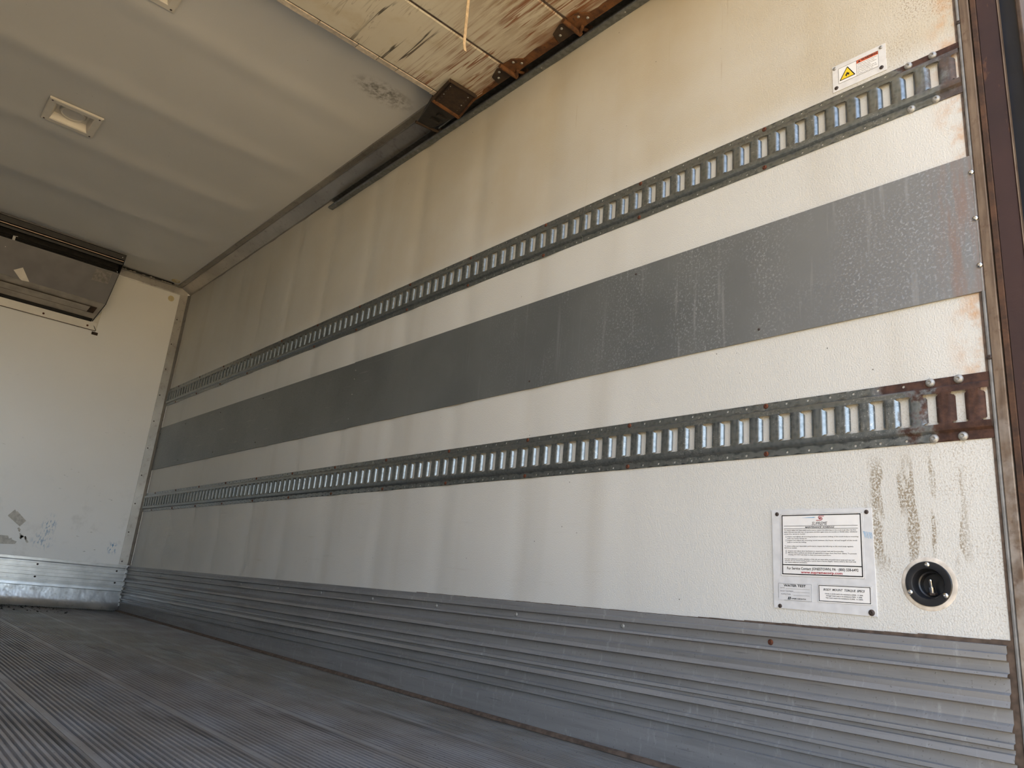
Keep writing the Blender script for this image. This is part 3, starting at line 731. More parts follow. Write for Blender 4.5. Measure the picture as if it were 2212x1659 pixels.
# ------------------------------------------------------------------ roll-up door under the ceiling
D = empty('door_1'); tag(D, 'stained cream roll-up door stored overhead with rusty hinges', 'roll-up door', kind='structure')
DZ = 2.192; DX0, DX1 = -2.309, -0.066
EDG = [1.758, 1.444, 1.116, 0.788, 0.460, 0.132]
for i in range(5):
    y1, y0 = EDG[i] - (0.0 if i == 0 else 0.003), EDG[i + 1] + 0.003
    p = MB()
    p.prism([(y0, DZ + 0.004), (y0 + 0.006, DZ), (y1 - 0.006, DZ), (y1, DZ + 0.004), (y1, DZ + 0.034), (y0, DZ + 0.034)], lambda u, v, t: (t, u, v), DX0, DX1)
    p.obj('door_panel', 'door', D)
    q = MB()      # rusted steel end cap with ragged inner edge
    n = 14; pts = []
    for k in range(n + 1):
        y = y0 + (y1 - y0) * k / n
        wv = (0.014 if i == 0 else 0.030) + 0.008 * random.random()
        if i == 0 and y > 1.62: wv = 0.008
        pts.append((DX1 - wv, y))
    q.add([(x, y, DZ - 0.0012) for x, y in pts] + [(DX1 + 0.002, y, DZ - 0.0012) for x, y in pts] + [(DX1 + 0.002, y, DZ + 0.036) for x, y in pts],
          [(k, k + 1, n + 2 + k, n + 1 + k) for k in range(n)] + [(n + 1 + k, n + 2 + k, 2 * n + 3 + k, 2 * n + 2 + k) for k in range(n)])
    plabel(q.obj('end_cap', 'orange', D), 'rust orange steel end cap of the door section')
    if i < 4:
        MB().box((DX0, EDG[i + 1] - 0.0035, DZ + 0.003), (DX1, EDG[i + 1] + 0.0035, DZ + 0.033)).obj('section_seam', 'caulk', D)
# peeling edge board of the leading section
ES = empty('edge_board'); ES.parent = D
x = DX0
while x < -0.10:
    ln_ = 0.035 + 0.22 * random.random() ** 2
    x2 = min(x + ln_, -0.10)
    MB().prism([(1.7605, DZ - 0.001), (1.786, DZ + 0.004 * random.random()), (1.786, DZ + 0.028), (1.7605, DZ + 0.030)], lambda u, v, t: (t, u, v), x + 0.0015, x2 - 0.0015).obj('edge_chip', 'caulkwhite', ES)
    x = x2
MB().box((DX0, 1.757, DZ + 0.004), (-0.10, 1.7625, DZ + 0.03)).obj('dark_gap', 'soil', ES)
fasten(D, 'screw', SCREW, [(-0.905, 1.771, DZ - 0.001)], ROT_D, (1.3,) * 3)
def tri_plate(pts, z0, z1): return MB().prism(pts, lambda u, v, t: (u, v, t), z0, z1)
for ys_, mm in ((EDG[1], 'orange'), (EDG[2], 'orange'), (EDG[3], 'orange')):
    h = empty('hinge'); h.parent = D
    tri_plate([(-0.068, ys_ + 0.004), (-0.120, ys_ + 0.004), (-0.128, ys_ + 0.030), (-0.110, ys_ + 0.078), (-0.068, ys_ + 0.088)], DZ - 0.005, DZ - 0.0015).obj('front_leaf', 'darkrust', h)
    tri_plate([(-0.062, ys_ - 0.004), (-0.130, ys_ - 0.004), (-0.128, ys_ - 0.050), (-0.100, ys_ - 0.085), (-0.072, ys_ - 0.080)], DZ - 0.005, DZ - 0.0015).obj('rear_leaf', mm, h)
    b = MB().tube((-0.138, ys_, DZ - 0.010), (-0.052, ys_, DZ - 0.010), 0.009)
    b.tube((-0.075, ys_ - 0.03, DZ - 0.010), (-0.060, ys_ - 0.005, DZ - 0.012), 0.006)
    b.obj('knuckle', mm, h, 40)
    b = MB().tube((-0.060, ys_, DZ + 0.012), (-0.012, ys_, DZ + 0.030), 0.006)
    b.obj('roller_shaft', mm, h, 40)
    MB().lathe([(0.002, -0.008), (0.018, -0.008), (0.019, 0), (0.018, 0.008), (0.002, 0.008)], lambda a, c, t: (-0.014 + t, ys_ + a, DZ + 0.030 + c), 20, True, True).obj('roller', 'rust', h, 40)
    for (sx, sy) in ((-0.092, 0.060), (-0.112, 0.034), (-0.112, -0.045), (-0.088, -0.065)):
        link('rivet', STUD, h, (sx, ys_ + sy, DZ - 0.005), ROT_D, (0.9,) * 3)
# top corner bracket and its roller arm
tb = empty('top_bracket'); tb.parent = D
tri_plate([(-0.213, 1.650), (-0.088, 1.648), (-0.052, 1.800), (-0.192, 1.792)], DZ - 0.012, DZ - 0.001).obj('bracket_plate', 'darkrust', tb)
def rim(p, q, r, m='darkrust'): MB().tube((p[0], p[1], DZ - 0.014), (q[0], q[1], DZ - 0.014), r, 8).obj('rim', m, tb, 40)
rim((-0.215, 1.648), (-0.194, 1.797), 0.006); rim((-0.200, 1.655), (-0.178, 1.790), 0.003)
rim((-0.213, 1.648), (-0.086, 1.646), 0.006); rim((-0.192, 1.795), (-0.050, 1.803), 0.008, 'orange'); rim((-0.086, 1.648), (-0.050, 1.803), 0.005, 'orange')
for k in range(6):
    f = 0.15 + 0.14 * k
    for (a, c) in (((-0.196, 1.655), (-0.170, 1.790)), ((-0.108, 1.655), (-0.078, 1.795))):
        link('bolt', SCREWD if k % 3 else STUD, tb, (a[0] + (c[0] - a[0]) * f, a[1] + (c[1] - a[1]) * f, DZ - 0.012), ROT_D, (0.5,) * 3)
b = MB()
b.add([(-0.190, 1.800, DZ - 0.010), (-0.056, 1.805, DZ - 0.010), (-0.066, 1.985, DZ + 0.010), (-0.128, 1.990, DZ + 0.010),
       (-0.190, 1.800, DZ + 0.014), (-0.056, 1.805, DZ + 0.014), (-0.066, 1.985, DZ + 0.020), (-0.128, 1.990, DZ + 0.020)],
      [(0, 1, 2, 3), (4, 7, 6, 5), (0, 4, 5, 1), (1, 5, 6, 2), (2, 6, 7, 3), (3, 7, 4, 0)])
b.obj('roller_arm', 'black', tb)
b = MB().box((-0.118, 1.855, DZ - 0.012), (-0.075, 1.872, DZ + 0.002)); b.box((-0.118, 1.905, DZ - 0.006), (-0.075, 1.918, DZ + 0.006))
b.obj('arm_slot', 'black', tb)
b = MB().tube((-0.138, 1.992, DZ + 0.008), (-0.018, 1.988, DZ + 0.016), 0.0065); b.obj('roller_shaft', 'darkrust', tb, 40)
MB().lathe([(0.002, -0.008), (0.016, -0.008), (0.017, 0), (0.016, 0.008), (0.002, 0.008)], lambda a, c, t: (-0.014 + t, 1.988 + a, 2.216 + c), 20, True, True).obj('roller', 'darkrust', tb, 40)
MB().tube((-0.062, 1.81, DZ - 0.006), (-0.040, 1.96, DZ + 0.014), 0.003, 8).obj('brace_rod', 'zinc', tb, 40)
# hanging pull strap
b = MB(); pts = [(-0.6335, 0.95, 2.190), (-0.6345, 0.952, 2.0), (-0.6325, 0.950, 1.82), (-0.6285, 0.950, 1.680), (-0.622, 0.951, 1.660)]
for p, q in zip(pts, pts[1:]):
    b.add([(p[0] - .0042, p[1], p[2]), (p[0] + .0042, p[1], p[2]), (q[0] + .0042, q[1], q[2]), (q[0] - .0042, q[1], q[2]),
           (p[0] - .0042, p[1] + .0016, p[2]), (p[0] + .0042, p[1] + .0016, p[2]), (q[0] + .0042, q[1] + .0016, q[2]), (q[0] - .0042, q[1] + .0016, q[2])],
          [(0, 1, 2, 3), (7, 6, 5, 4), (0, 4, 5, 1), (1, 5, 6, 2), (2, 6, 7, 3), (3, 7, 4, 0)])
plabel(b.obj('pull_strap', 'rope', D), 'narrow tan pull strap hanging down')

# horizontal track of the door
TK = empty('door_track'); tag(TK, 'grey steel channel track of the roll-up door, fixed high on the wall', 'track')
TB, TT, TD = 2.196, 2.243, -0.0290
def trk(y): return 0.0095 * (y - 0.86) / 2.0
def tf(u, v, t): return (u, t, v - trk(t))
ts = [-0.03, 0.6, 1.2, 1.8, 2.4, 2.955]
MB().sheet([(TD + 0.001, TB + 0.011), (TD, TB + 0.004), (TD + 0.003, TB + 0.0008), (TD + 0.006, TB), (-0.001, TB), (-0.001, TT), (TD + 0.002, TT), (TD, TT - 0.006)], tf, ts).obj('channel', 'zinc', TK, 30)
MB().sheet([(-0.0022, TB + 0.003), (-0.0022, TT - 0.002)], tf, ts).obj('channel_lining', 'darkrust', TK)
MB().sheet([(TD + 0.004, TB + 0.0022), (-0.002, TB + 0.0022), (-0.0022, TB + 0.004)], tf, ts).obj('grease_film', 'darkrust', TK)
fasten(TK, 'rivet', STUD, [(-0.016, y, TB - trk(y)) for y in (0.95, 1.35, 1.75, 2.15, 2.55, 2.90)], ROT_D, (0.55,) * 3)

# ------------------------------------------------------------------ dome lights
def light(h, label):
    x0, y0, x1, y1 = h; t = empty('dome_light', ((x0 + x1) / 2, (y0 + y1) / 2, ZC - 0.006))
    tag(t, label, 'ceiling light', 'square ceiling lights')
    hw, hd = (x1 - x0) / 2, (y1 - y0) / 2
    b = MB()
    rings = [((hw, hd), 0.004), ((hw, hd), -0.004), ((hw - 0.004, hd - 0.004), -0.0065), ((hw - 0.030, hd - 0.030), -0.0065), ((hw - 0.034, hd - 0.034), -0.002), ((hw - 0.044, hd - 0.044), 0.029)]
    vs = [(sx * r[0], sy * r[1], z) for r, z in rings for sx, sy in ((-1, -1), (1, -1), (1, 1), (-1, 1))]
    fs = [(k * 4 + i, k * 4 + (i + 1) % 4, k * 4 + 4 + (i + 1) % 4, k * 4 + 4 + i) for k in range(len(rings) - 1) for i in range(4)] + [(20, 21, 22, 23)]
    b.add(vs, fs).obj('housing', 'white', t)
    ln_ = MB().lathe([(0.058, 0.0285), (0.056, 0.020), (0.050, 0.016), (0.044, 0.017), (0.040, 0.019), (0.010, 0.017)], lambda a, c, z: (a, c, z), 32, False, True).obj('lens', 'lens', t, 40)
    MB().lathe([(0.053, 0.0165), (0.049, 0.0125), (0.045, 0.0165)], lambda a, c, z: (a, c, z), 32).obj('lens_ring', 'white', ln_, 60)
    for sx in (-1, 1):
        for sy in (-1, 1): link('screw', SCREWD, t, (sx * (hw - 0.014), sy * (hd - 0.014), -0.0065), ROT_D, (0.7,) * 3)
    return t
light(HOLES[0], 'square white recessed ceiling light nearer the front bulkhead')
light(HOLES[1], 'square white recessed ceiling light nearer the roll-up door')

# ------------------------------------------------------------------ evaporator unit
EV = empty('evaporator_unit', (0, 0, 0)); tag(EV, 'grey metal refrigeration evaporator hung in the front ceiling corner', 'evaporator')
EL = -1.835
XR = {0: -0.5385, 1: -0.5470, 2: -0.5680, 3: -0.5860}
def slab(pts_r, m, name, parent, thick, nrm):
    """quad strip between right end points and their mirror on the unit's far end"""
    b = MB(); n = len(pts_r)
    d = Vector(nrm).normalized() * thick
    vr = [Vector(p) for p in pts_r]; vl = [Vector((2 * -1.187 - p[0], p[1], p[2])) for p in pts_r]
    vs = vr + vl + [p + d for p in vr] + [p + d for p in vl]
    fs = []
    for i in range(n - 1):
        fs += [(i, i + 1, n + i + 1, n + i), (2 * n + i, 3 * n + i, 3 * n + i + 1, 2 * n + i + 1), (i, 2 * n + i, 2 * n + i + 1, i + 1), (n + i, n + i + 1, 3 * n + i + 1, 3 * n + i)]
    fs += [(0, n, 3 * n, 2 * n), (n - 1, 3 * n - 1, 4 * n - 1, 2 * n - 1)]
    return b.add(vs, fs).obj(name, m, parent)
slab([(-0.5475, 4.862, 2.156), (-0.5665, 4.940, 1.949)], 'evap', 'front_panel', EV, 0.006, (0, 1, 0.3))
slab([(-0.5670, 4.941, 1.947), (-0.5870, 5.125, 1.864)], 'evapunder', 'underside', EV, 0.006, (0, 0.3, 1))
slab([(-0.5385, 4.828, 2.278), (-0.5410, 4.834, 2.246)], 'black', 'top_lip', EV, 0.02, (0, 1, 0.2))
slab([(-0.5410, 4.836, 2.240), (-0.5420, 4.838, 2.235)], 'gold', 'trim_rod', EV, 0.008, (0, 1, 0))
slab([(-0.5420, 4.842, 2.228), (-0.5430, 4.846, 2.214)], 'black', 'lower_lip', EV, 0.012, (0, 1, 0))
slab([(-0.5470, 4.930, 2.270), (-0.5470, 4.930, 2.10)], 'soil', 'outlet_back', EV, 0.01, (0, 1, 0))
slab([(-0.5400, 4.830, 2.283), (-0.5400, 5.140, 2.283)], 'evap', 'top_cover', EV, 0.01, (0, 0, 1))
for sgn in (0, 1):
    mx = (lambda x: x) if sgn == 0 else (lambda x: 2 * -1.187 - x)
    b = MB(); pr = [(4.828, 2.285, -0.5385), (4.832, 2.214, -0.5415), (4.860, 2.160, -0.5465), (4.939, 1.947, -0.5655), (5.125, 1.862, -0.5855), (L - 0.002, 1.880, -0.5840), (L - 0.002, 2.285, -0.5400)]
    off = 0.003 if sgn == 0 else -0.003
    vs = [(mx(x), y, z) for y, z, x in pr] + [(mx(x) + off, y, z) for y, z, x in pr]; n = len(pr)
    b.add(vs, [(i, (i + 1) % n, n + (i + 1) % n, n + i) for i in range(n)] + [tuple(range(n)), tuple(range(2 * n - 1, n - 1, -1))])
    b.obj('end_plate', 'black', EV)
# louvre blades in the air outlet
for k in range(3):
    slab([(-0.552, 4.872 + 0.014 * k, 2.164 + 0.015 * k), (-0.552, 4.915, 2.172 + 0.015 * k)], 'black', 'outlet_blade', EV, 0.002, (0, 0, 1))
slab([(-0.600, 4.985, 1.9225), (-0.606, 5.045, 1.8960)], 'darkrust', 'drain_cover_rim', EV, 0.0015, (0, -0.3, -1))
slab([(-0.640, 4.990, 1.9190), (-0.646, 5.040, 1.8965)], 'evapunder', 'drain_cover', EV, 0.0015, (0, -0.3, -1))
slab([(-0.590, 5.100, 1.874), (-0.592, 5.135, 1.858)], 'soil', 'drain_slot', EV, 0.003, (0, -0.3, -1))
slab([(-0.553, L - 0.014, 1.858), (-0.553, L - 0.004, 1.8075)], 'white', 'wall_flange', EV, 0.003, (0, -1, 0))
tri = MB().prism([(-0.578, 1.856), (-0.540, 1.955), (-0.5395, 1.9545), (-0.546, 1.806), (-0.549, 1.806)], lambda u, v, t: (u, t, v), L - 0.010, L - 0.002)
tri.obj('corner_gusset', 'white', EV)
MB().tube((-0.579, L - 0.012, 1.854), (-0.547, L - 0.010, 1.808), 0.002, 6).obj('gusset_fold', 'darkrust', EV)
slab([(-0.549, L - 0.006, 1.8075), (-0.549, L - 0.006, 1.8035)], 'caulk', 'flange_sealant', EV, 0.003, (0, -1, 0))
fasten(EV, 'screw', SCREW, [(-0.605, L - 0.0125, 1.828), (-0.868, L - 0.0125, 1.828), (-1.13, L - 0.0125, 1.828)], ROT_F, (1.1,) * 3)
nrm = (math.radians(110), 0, 0)
fasten(EV, 'screw', CHROME, [(-1.185, 4.880, 2.105), (-1.02, 4.848, 2.222), (-0.86, 4.848, 2.222), (-0.70, 4.848, 2.222), (-0.556, 4.832, 2.262), (-0.560, 4.862, 2.164)], nrm, (0.7,) * 3)
b = MB().box((-1.165, 4.862, 2.155), (-1.150, 4.866, 2.185)); b.box((-1.165, 4.862, 2.182), (-1.140, 4.866, 2.186)); b.obj('clip', 'chrome', EV)
# sticker remains on the front panel, and a slip of paper
def panel_pt(x, f, off): return (x, 4.862 + (4.940 - 4.862) * f - 0.934 * off, 2.156 + (1.949 - 2.156) * f - 0.352 * off)
def on_panel(quad, m, name, off=0.0012):
    b = MB(); top = [panel_pt(x, f, off) for x, f in quad]; bot = [panel_pt(x, f, 0.0002) for x, f in quad]; n = len(quad)
    return b.add(top + bot, [tuple(range(n)), tuple(range(2 * n - 1, n - 1, -1))] + [(i, (i + 1) % n, n + (i + 1) % n, n + i) for i in range(n)]).obj(name, m)
o = on_panel([(-0.685, 0.06), (-0.585, 0.05), (-0.590, 0.40), (-0.690, 0.42)], 'fade', 'faded_sticker')
tag(o, 'faded square sticker on the evaporator front near its end', 'sticker')
o = on_panel([(-1.108, 0.80), (-1.066, 0.66), (-1.010, 1.0), (-1.050, 1.02), (-1.066, 0.98)], 'paper', 'paper_slip', 0.003)
tag(o, 'torn slip of white paper stuck on the evaporator front', 'paper')
b = MB().box((-0.568, L - 0.009, 1.779), (-0.531, L, 1.797)); b.box((-0.562, L - 0.0105, 1.783), (-0.545, L - 0.009, 1.793))
tag(b.obj('wall_clip', 'darkrust'), 'small grimy metal clip on the bulkhead under the evaporator corner', 'clip')

# ------------------------------------------------------------------ small things on the front bulkhead and ceiling
o = MB().lathe([(0.0215, 0.0), (0.0200, 0.0016), (0.004, 0.0024)], lambda a, c, t: (-0.125 + a, L - t, 2.194 + c), 24, False, True).obj('hole_plug', 'foam', None, 40)
tag(o, 'pale yellow round plug in the top corner of the front bulkhead', 'plug')
o = MB().lathe([(0.030, 0.0), (0.029, 0.0035), (0.024, 0.0035), (0.021, 0.001), (0.004, 0.001)], lambda a, c, t: (-0.145 + a, 5.045 + c, ceil_z(-0.145, 5.045) + 0.001 - t), 24, False, True).obj('ceiling_plug', 'foam', None, 40)
tag(o, 'round plug with raised rim in the ceiling by the front corner', 'plug')
def flat_f(pts, m, name, label, cat, t=0.0012):
    o = MB().prism(pts, lambda u, v, q: (u, q, v), L - t, L + 0.0005).obj(name, m)
    return tag(o, label, cat)
flat_f([(-0.730, 0.569), (-0.722, 0.556), (-0.716, 0.560), (-0.656, 0.508), (-0.682, 0.470), (-0.756, 0.523), (-0.759, 0.529)], 'tape', 'tape_scrap', 'tilted grey scrap of tape on the lower front bulkhead', 'tape')
flat_f([(-0.90, 0.405), (-0.730, 0.408), (-0.722, 0.392), (-0.708, 0.398), (-0.705, 0.388), (-0.677, 0.378), (-0.683, 0.362), (-0.76, 0.356), (-0.90, 0.35)], 'tape', 'tape_residue', 'ragged level strip of tape residue on the front bulkhead', 'tape', 0.0010)
tr = empty('tape_shreds', (-0.65, L, 0.41)); tag(tr, 'shredded curl of tape residue beside the level tape strip', 'tape')
for k in range(13):
    a = random.random(); cx = -0.032 + 0.060 * a + 0.012 * random.uniform(-1, 1); cz = 0.036 - 0.060 * a + 0.014 * random.uniform(-1, 1); r = 0.005 + 0.006 * random.random()
    MB().prism([(cx - r, cz + r * .4), (cx - r * .2, cz + r), (cx + r, cz - r * .3), (cx + r * .2, cz - r)], lambda u, v, q: (u, q, v), -0.001, 0.0005).obj('shred', 'tape', tr)

# ------------------------------------------------------------------ warning plate
WP = empty('warning_plate', (0, 0, 0)); tag(WP, 'small white riveted warning plate with a yellow flame triangle', 'sign')
def plate(y0, z0, y1, z1, x, m, name, parent, th=0.0012):
    return MB().box((x, y0, z0), (x + th, y1, z1)).obj(name, m, parent)
plate(0.2712, 1.5400, 0.1452, 1.6135, -0.0016, 'plate', 'backing', WP, 0.0018)
plate(0.2566, 1.5580, 0.1616, 1.6011, -0.0019, 'label', 'decal', WP, 0.0005)
frame(WP, 0.2566, 1.5580, 0.1616, 1.6011, 0.0006, 'ink', -0.00215)
ruler(WP, 0.2128, 1.5580, 0.2122, 1.6011, 'ink', -0.00215)
plate(0.2122, 1.5918, 0.1616, 1.6009, -0.0021, 'orangeink', 'header_field', WP, 0.0003)
lettering('WARNING', WP, 0.2010, 1.5942, 0.1640, 0.0052, 'ink', -0.0024, 0.035)
def tri(pts, m, x, name, parent=WP): return MB().prism(pts, lambda u, v, t: (t, u, v), x, x + 0.0003).obj(name, m, parent)
tri([(0.2095, 1.5937), (0.2060, 1.5990), (0.2025, 1.5937)], 'ink', -0.0024, 'alert_triangle')
tri([(0.2534, 1.5648), (0.2538, 1.5662), (0.2352, 1.5962), (0.2334, 1.5962), (0.2164, 1.5664), (0.2168, 1.5648)], 'ink', -0.0023, 'triangle_border')
tri([(0.2508, 1.5664), (0.2343, 1.5936), (0.2194, 1.5664)], 'yellow', -0.0025, 'triangle_field')
FLM = [(0.0, -6.2), (-2.6, -5.4), (-4.6, -3.4), (-5.0, -0.6), (-3.6, 1.8), (-3.9, -0.2), (-2.6, 0.8), (-2.4, 3.6), (-1.1, 6.4), (-1.0, 3.4), (-0.1, 4.2), (0.6, 6.8), (1.2, 3.0), (2.0, 4.6),
       (2.6, 1.6), (3.6, 3.0), (4.2, 0.8), (5.0, 2.0), (5.0, -1.2), (4.4, -3.8), (2.4, -5.6), (3.2, -3.6), (2.4, -1.6), (1.4, -3.0), (0.4, -1.0), (-0.8, -2.8), (-1.6, -3.2), (-1.4, -4.8)]
tri([(0.2348 - u * 0.00098, 1.5755 + v * 0.00098) for u, v in FLM], 'ink', -0.0027, 'flame_symbol')
for (s, a, z, c, h) in (('Welding upon foam is hazardous', 0.2100, 1.5879, 0.1645, 0.0021), ('in rear cargo areas near', 0.2104, 1.5833, 0.1703, 0.0019), ('polyurethane of rear insulation', 0.2100, 1.5789, 0.1660, 0.0019),
                        ('For fire prevention', 0.2101, 1.5747, 0.1799, 0.0019), ('precaution against risk of', 0.2099, 1.5703, 0.1673, 0.0019), ('fire, remove liner only with', 0.2101, 1.5657, 0.1655, 0.0019), ('another 3 hour frame', 0.2099, 1.5609, 0.1755, 0.0019)):
    lettering(s, WP, a, z, c, h, 'ink', -0.0021, 0.02)
fasten(WP, 'rivet', STUD, [(-0.0016, 0.2653, 1.6067), (-0.0016, 0.1549, 1.6067)], ROT_R, (0.8,) * 3)
fasten(WP, 'rivet', SCREWD, [(-0.0016, 0.2625, 1.5497), (-0.0016, 0.1560, 1.5514)], ROT_R, (0.8,) * 3)

# ------------------------------------------------------------------ maintenance plate
MP = empty('maintenance_plate', (0, 0, 0)); tag(MP, 'large printed maintenance schedule plate screwed above the scuff liner', 'sign')
MB().prism([(0.4420, 0.5360), (0.2235, 0.5350), (0.2215, 0.3250), (0.4380, 0.3285)], lambda u, v, t: (t, u, v), -0.0022, 0.0003).obj('backing', 'plate', MP)
X1, X2, X3 = -0.0027, -0.00295, -0.0032
# schedule decal
plate(0.4205, 0.3955, 0.2425, 0.5265, X1, 'label', 'schedule_decal', MP, 0.0006)
frame(MP, 0.4205, 0.3955, 0.2425, 0.5265, 0.0004, 'grey_ink', X2)
frame(MP, 0.4180, 0.3985, 0.2455, 0.5245, 0.0021, 'ink', X2)
ruler(MP, 0.4128, 0.5003, 0.2523, 0.5011, 'ink', X2); ruler(MP, 0.4128, 0.4944, 0.2522, 0.4952, 'ink', X2)
ruler(MP, 0.4170, 0.4180, 0.2465, 0.4200, 'ink', X2)
lettering('SUPREME', MP, 0.3493, 0.5022, 0.3152, 0.0070, 'ink', X2, 0.0, 0.30)
lettering('MAINTENANCE  SCHEDULE', MP, 0.3642, 0.4962, 0.3007, 0.0031, 'ink', X2, 0.03, 0.20)
# emblem: two interlocked hooks drawn as an S
b = MB()
def stroke(pts, wd):
    for (p, q) in zip(pts, pts[1:]):
        p, q = Vector(p), Vector(q); d = (q - p).normalized(); n_ = Vector((-d.y, d.x)) * wd / 2; e = d * wd * 0.35
        b.add([(X2, *(p + n_ - e)), (X2, *(p - n_ - e)), (X2, *(q - n_ + e)), (X2, *(q + n_ + e))], [(0, 1, 2, 3)])
stroke([(0.3228, 0.5207), (0.3325, 0.5207), (0.3345, 0.5188), (0.3338, 0.5166), (0.3305, 0.5158), (0.3290, 0.5162)], 0.0013)
stroke([(0.3391, 0.5121), (0.3292, 0.5121), (0.3264, 0.5138), (0.3262, 0.5165), (0.3285, 0.5176), (0.3318, 0.5184)], 0.0013)
stroke([(0.3310, 0.5176), (0.3332, 0.5150), (0.3300, 0.5140), (0.3286, 0.5150)], 0.0010)
b.obj('emblem', 'red', MP)
for (s, a, z, c) in (
    ('To ensure safety and dependable performance, inspect the following on this truck body after the first', .4120, .4904, .2559),
    ('thirty (30) and sixty (60) days of operation, and then again every six months or 24,000 miles, whichever', .4123, .4866, .2532),
    ('comes first. Service as needed.', .4121, .4826, .3644),
    ('Inspect and tighten all mounting hardware to prevent shifting of the truck body as mounting', .4050, .4771, .2519),
    ('bolts may loosen during use.', .4051, .4732, .3605),
    ('Inspect and adjust the mounting wood between the frame rail and longsill of the truck', .4051, .4693, .2541),
    ('body to correct any shifting.', .4052, .4655, .3619),
    ('To ensure safety and dependable performance, inspect the following on this truck body regularly.', .4117, .4572, .2620),
    ('Service as needed.', .4121, .4534, .3835),
    ('Inspect and adjust door hardware to ensure proper seal and functionality.', .4036, .4470, .2824),
    ('Maintain floor surfaces and drains (if applicable) to keep them free from debris. To prevent', .4037, .4431, .2564),
    ('warping, DO NOT use water to clean non-treated wood floors.', .4037, .4392, .3092),
    ('Improper maintenance and/or alteration of this unit can cause safety and performance issues and may void', .4118, .4303, .2618),
    ('warranty. Do not remove warning decals or permit them to become illegible. Options added to this truck body', .4119, .4268, .2584),
    ('may require additional maintenance.', .4119, .4232, .3610)):
    lettering(s, MP, a, z, c, 0.0021, 'ink', X2, 0.018)
for (z0, z1) in ((.4760, .4795), (.4684, .4719), (.4460, .4497), (.4420, .4457)):
    frame(MP, .4096, z0, .4068, z1, 0.0003, 'grey_ink', X2, 'tick_box')
lettering('For Service Contact: JONESTOWN, PA \u00b7 (800) 558-6492', MP, .4066, .4092, .2543, .0052, 'ink', X2, 0.02)
lettering('www.supremecorp.com', MP, .3756, .4022, .2867, .0048, 'red', X2, 0.028)
# water test decal, partly worn away
plate(.4269, .3454, .3527, .3799, X1, 'plate', 'water_test_decal', MP, 0.0006)
for seg in ((.4269, .3794, .3529, .3799), (.4269, .3500, .4264, .3799), (.3533, .3454, .3528, .3799), (.4150, .3454, .3527, .3459)): ruler(MP, *seg, 'grey_ink', X2)
lettering('WATER TEST', MP, .4149, .3737, .3655, .0046, 'ink', X2, 0.03)
for (s, a, z, c) in (('DATE', .4228, .3693, .4131), ('BODY NUMBER', .4223, .3629, .3931), ('INSPECTOR', .4211, .3566, .3991)): lettering(s, MP, a, z, c, .0026, 'grey_ink', X2)
for (a, z, c) in ((.4107, .3690, .3571), (.3931, .3625, .3572), (.3932, .3560, .3574)): ruler(MP, a, z, c, z + .0004, 'grey_ink', X2)
for k in range(2):
    u = .4060 - .0034 * k
    MB().add([(X2, u, .3470), (X2, u - .0022, .3470), (X2, u - .0042, .3528), (X2, u - .0020, .3528)], [(0, 1, 2, 3)]).obj('emblem_bar', 'ink', MP)
lettering('SUPREME CORPORATION', MP, .3980, .3482, .3655, .0024, 'ink', X2, 0.03)
# torque decal
plate(.3392, .3455, .2300, .3815, X1, 'label', 'torque_decal', MP, 0.0006)
frame(MP, .3392, .3455, .2300, .3815, .0003, 'grey_ink', X2)
frame(MP, .3375, .3478, .2325, .3798, .0013, 'ink', X2)
lettering('BODY  MOUNT  TORQUE  SPECS', MP, .3274, .3694, .2434, .0042, 'ink', X2, 0.022, 0.25)
for (s, a, z, c) in (('U-bolts or J-bolts need to be maintained at 65ft/lb.  +/- 6ft/lb.', .3243, .3623, .2467), ('Outrigger mount needs to be maintained at 70ft/lb.  +/- 6ft/lb.', .3222, .3583, .2485), ('Pack mount needs to be maintained at 35.3ft/lb.  +/- 3.5ft/lb.', .3228, .3542, .2471)):
    lettering(s, MP, a, z, c, .0023, 'ink', X2, 0.018)
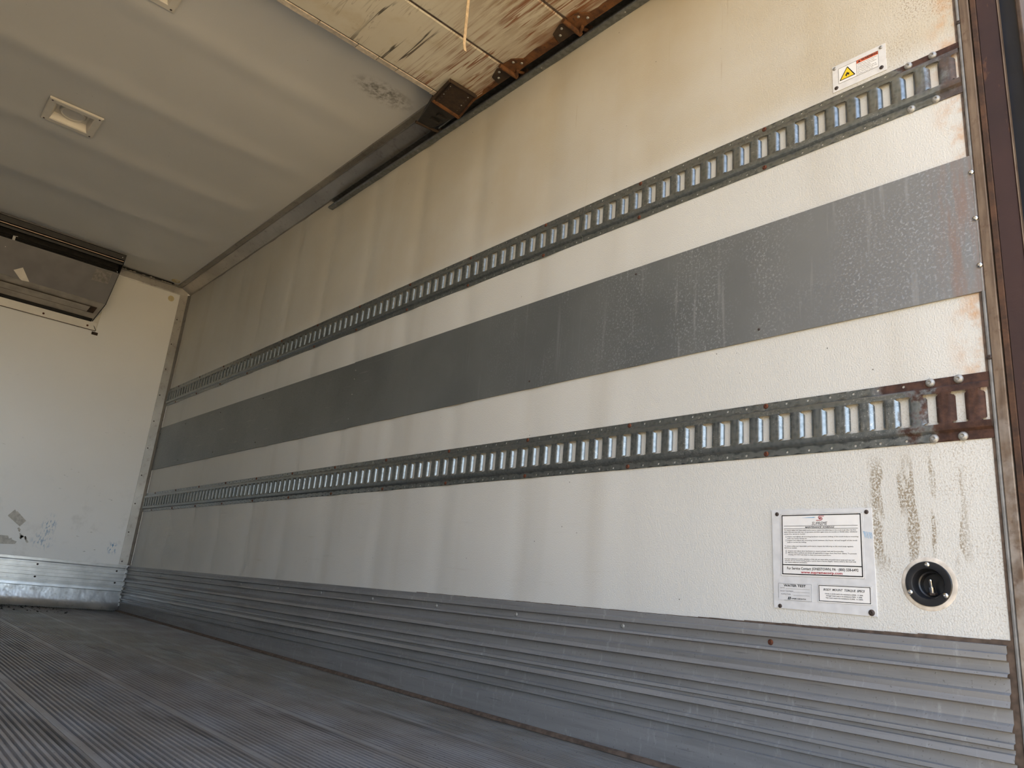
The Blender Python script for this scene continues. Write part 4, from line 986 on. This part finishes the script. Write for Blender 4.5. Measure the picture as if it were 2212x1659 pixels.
# blue crayon scribbles on the plate
b = MB()
for k in range(9):
    y = .2410 - .0018 * k + .001 * random.uniform(-1, 1); z = .489 - .0004 * k
    b.add([(X3, y, z), (X3, y - .0007, z), (X3, y - .0040, z - .012 - .004 * random.random()), (X3, y - .0034, z - .013)], [(0, 1, 2, 3)])
b.add([(X3, .372, .5178), (X3, .345, .5192), (X3, .3395, .5188), (X3, .345, .5175)], [(0, 1, 2, 3)])
b.obj('crayon_marks', 'bluechalk', MP)
fasten(MP, 'screw', SCREWD, [(-0.0022, .429, .527), (-0.0022, .234, .527), (-0.0022, .424, .333)], ROT_R, (0.72,) * 3)
fasten(MP, 'screw', SCREWD, [(-0.0022, .232, .332)], ROT_R, (1.0,) * 3)

# ------------------------------------------------------------------ recessed switch in its round black cup
SW = empty('recessed_switch', (0, 0, 0)); tag(SW, 'round black recessed cup with a chrome toggle switch', 'switch')
fn = lambda a, c, h: (-h, CY + a, CZ + c)
MB().lathe([(0.0495, -0.0004), (0.0480, 0.0008), (0.0440, 0.0014), (0.0400, 0.0016), (0.0395, -0.001)], fn, 40).obj('putty_ring', 'putty', SW, 40)
cup = MB().lathe([(0.0408, -0.001), (0.0408, 0.0032), (0.0396, 0.0046), (0.0310, 0.0050), (0.0280, 0.0042), (0.0258, -0.0010), (0.0240, -0.0150), (0.0215, -0.0160), (0.0205, -0.0300), (0.004, -0.0305)], fn, 48, False, True)
cup.obj('cup', 'blackplastic', SW, 40)
tg = empty('toggle'); tg.parent = SW
c0 = Vector((0.018, 0.1265, 0.3760)); up = Vector((-0.30, 0.0, 1.0)).normalized()
MB().tube(c0, c0 + up * 0.011, 0.0062, 16).obj('bushing', 'chrome', tg, 40)
MB().tube(c0 - up * 0.003, c0 + up * 0.001, 0.0085, 6).obj('nut', 'darkscrew', tg)
MB().tube(c0 + up * 0.011, c0 + up * 0.023, 0.0030, 12, 0.0036).obj('lever', 'chrome', tg, 40)
MB().lathe([(0.0036, 0.0), (0.0034, 0.0016), (0.0020, 0.0030), (0.0003, 0.0036)], lambda a, c, h: tuple(c0 + up * (0.023 + h) + Vector((0, 1, 0)) * a + up.cross(Vector((0, 1, 0))) * c), 12).obj('lever_tip', 'chrome', tg, 60)
fasten(SW, 'screw', CHROME, [(-0.0046, .125, .4255), (-0.0046, .1575, .3745), (-0.0046, .0965, .3715)], ROT_R, (0.85,) * 3)

# ------------------------------------------------------------------ ground outside
o = MB().box((-60, -60, -1.35), (60, 60, -1.25)).obj('ground', 'ground')
tag(o, 'pale concrete yard behind the open truck box', 'ground', kind='structure')
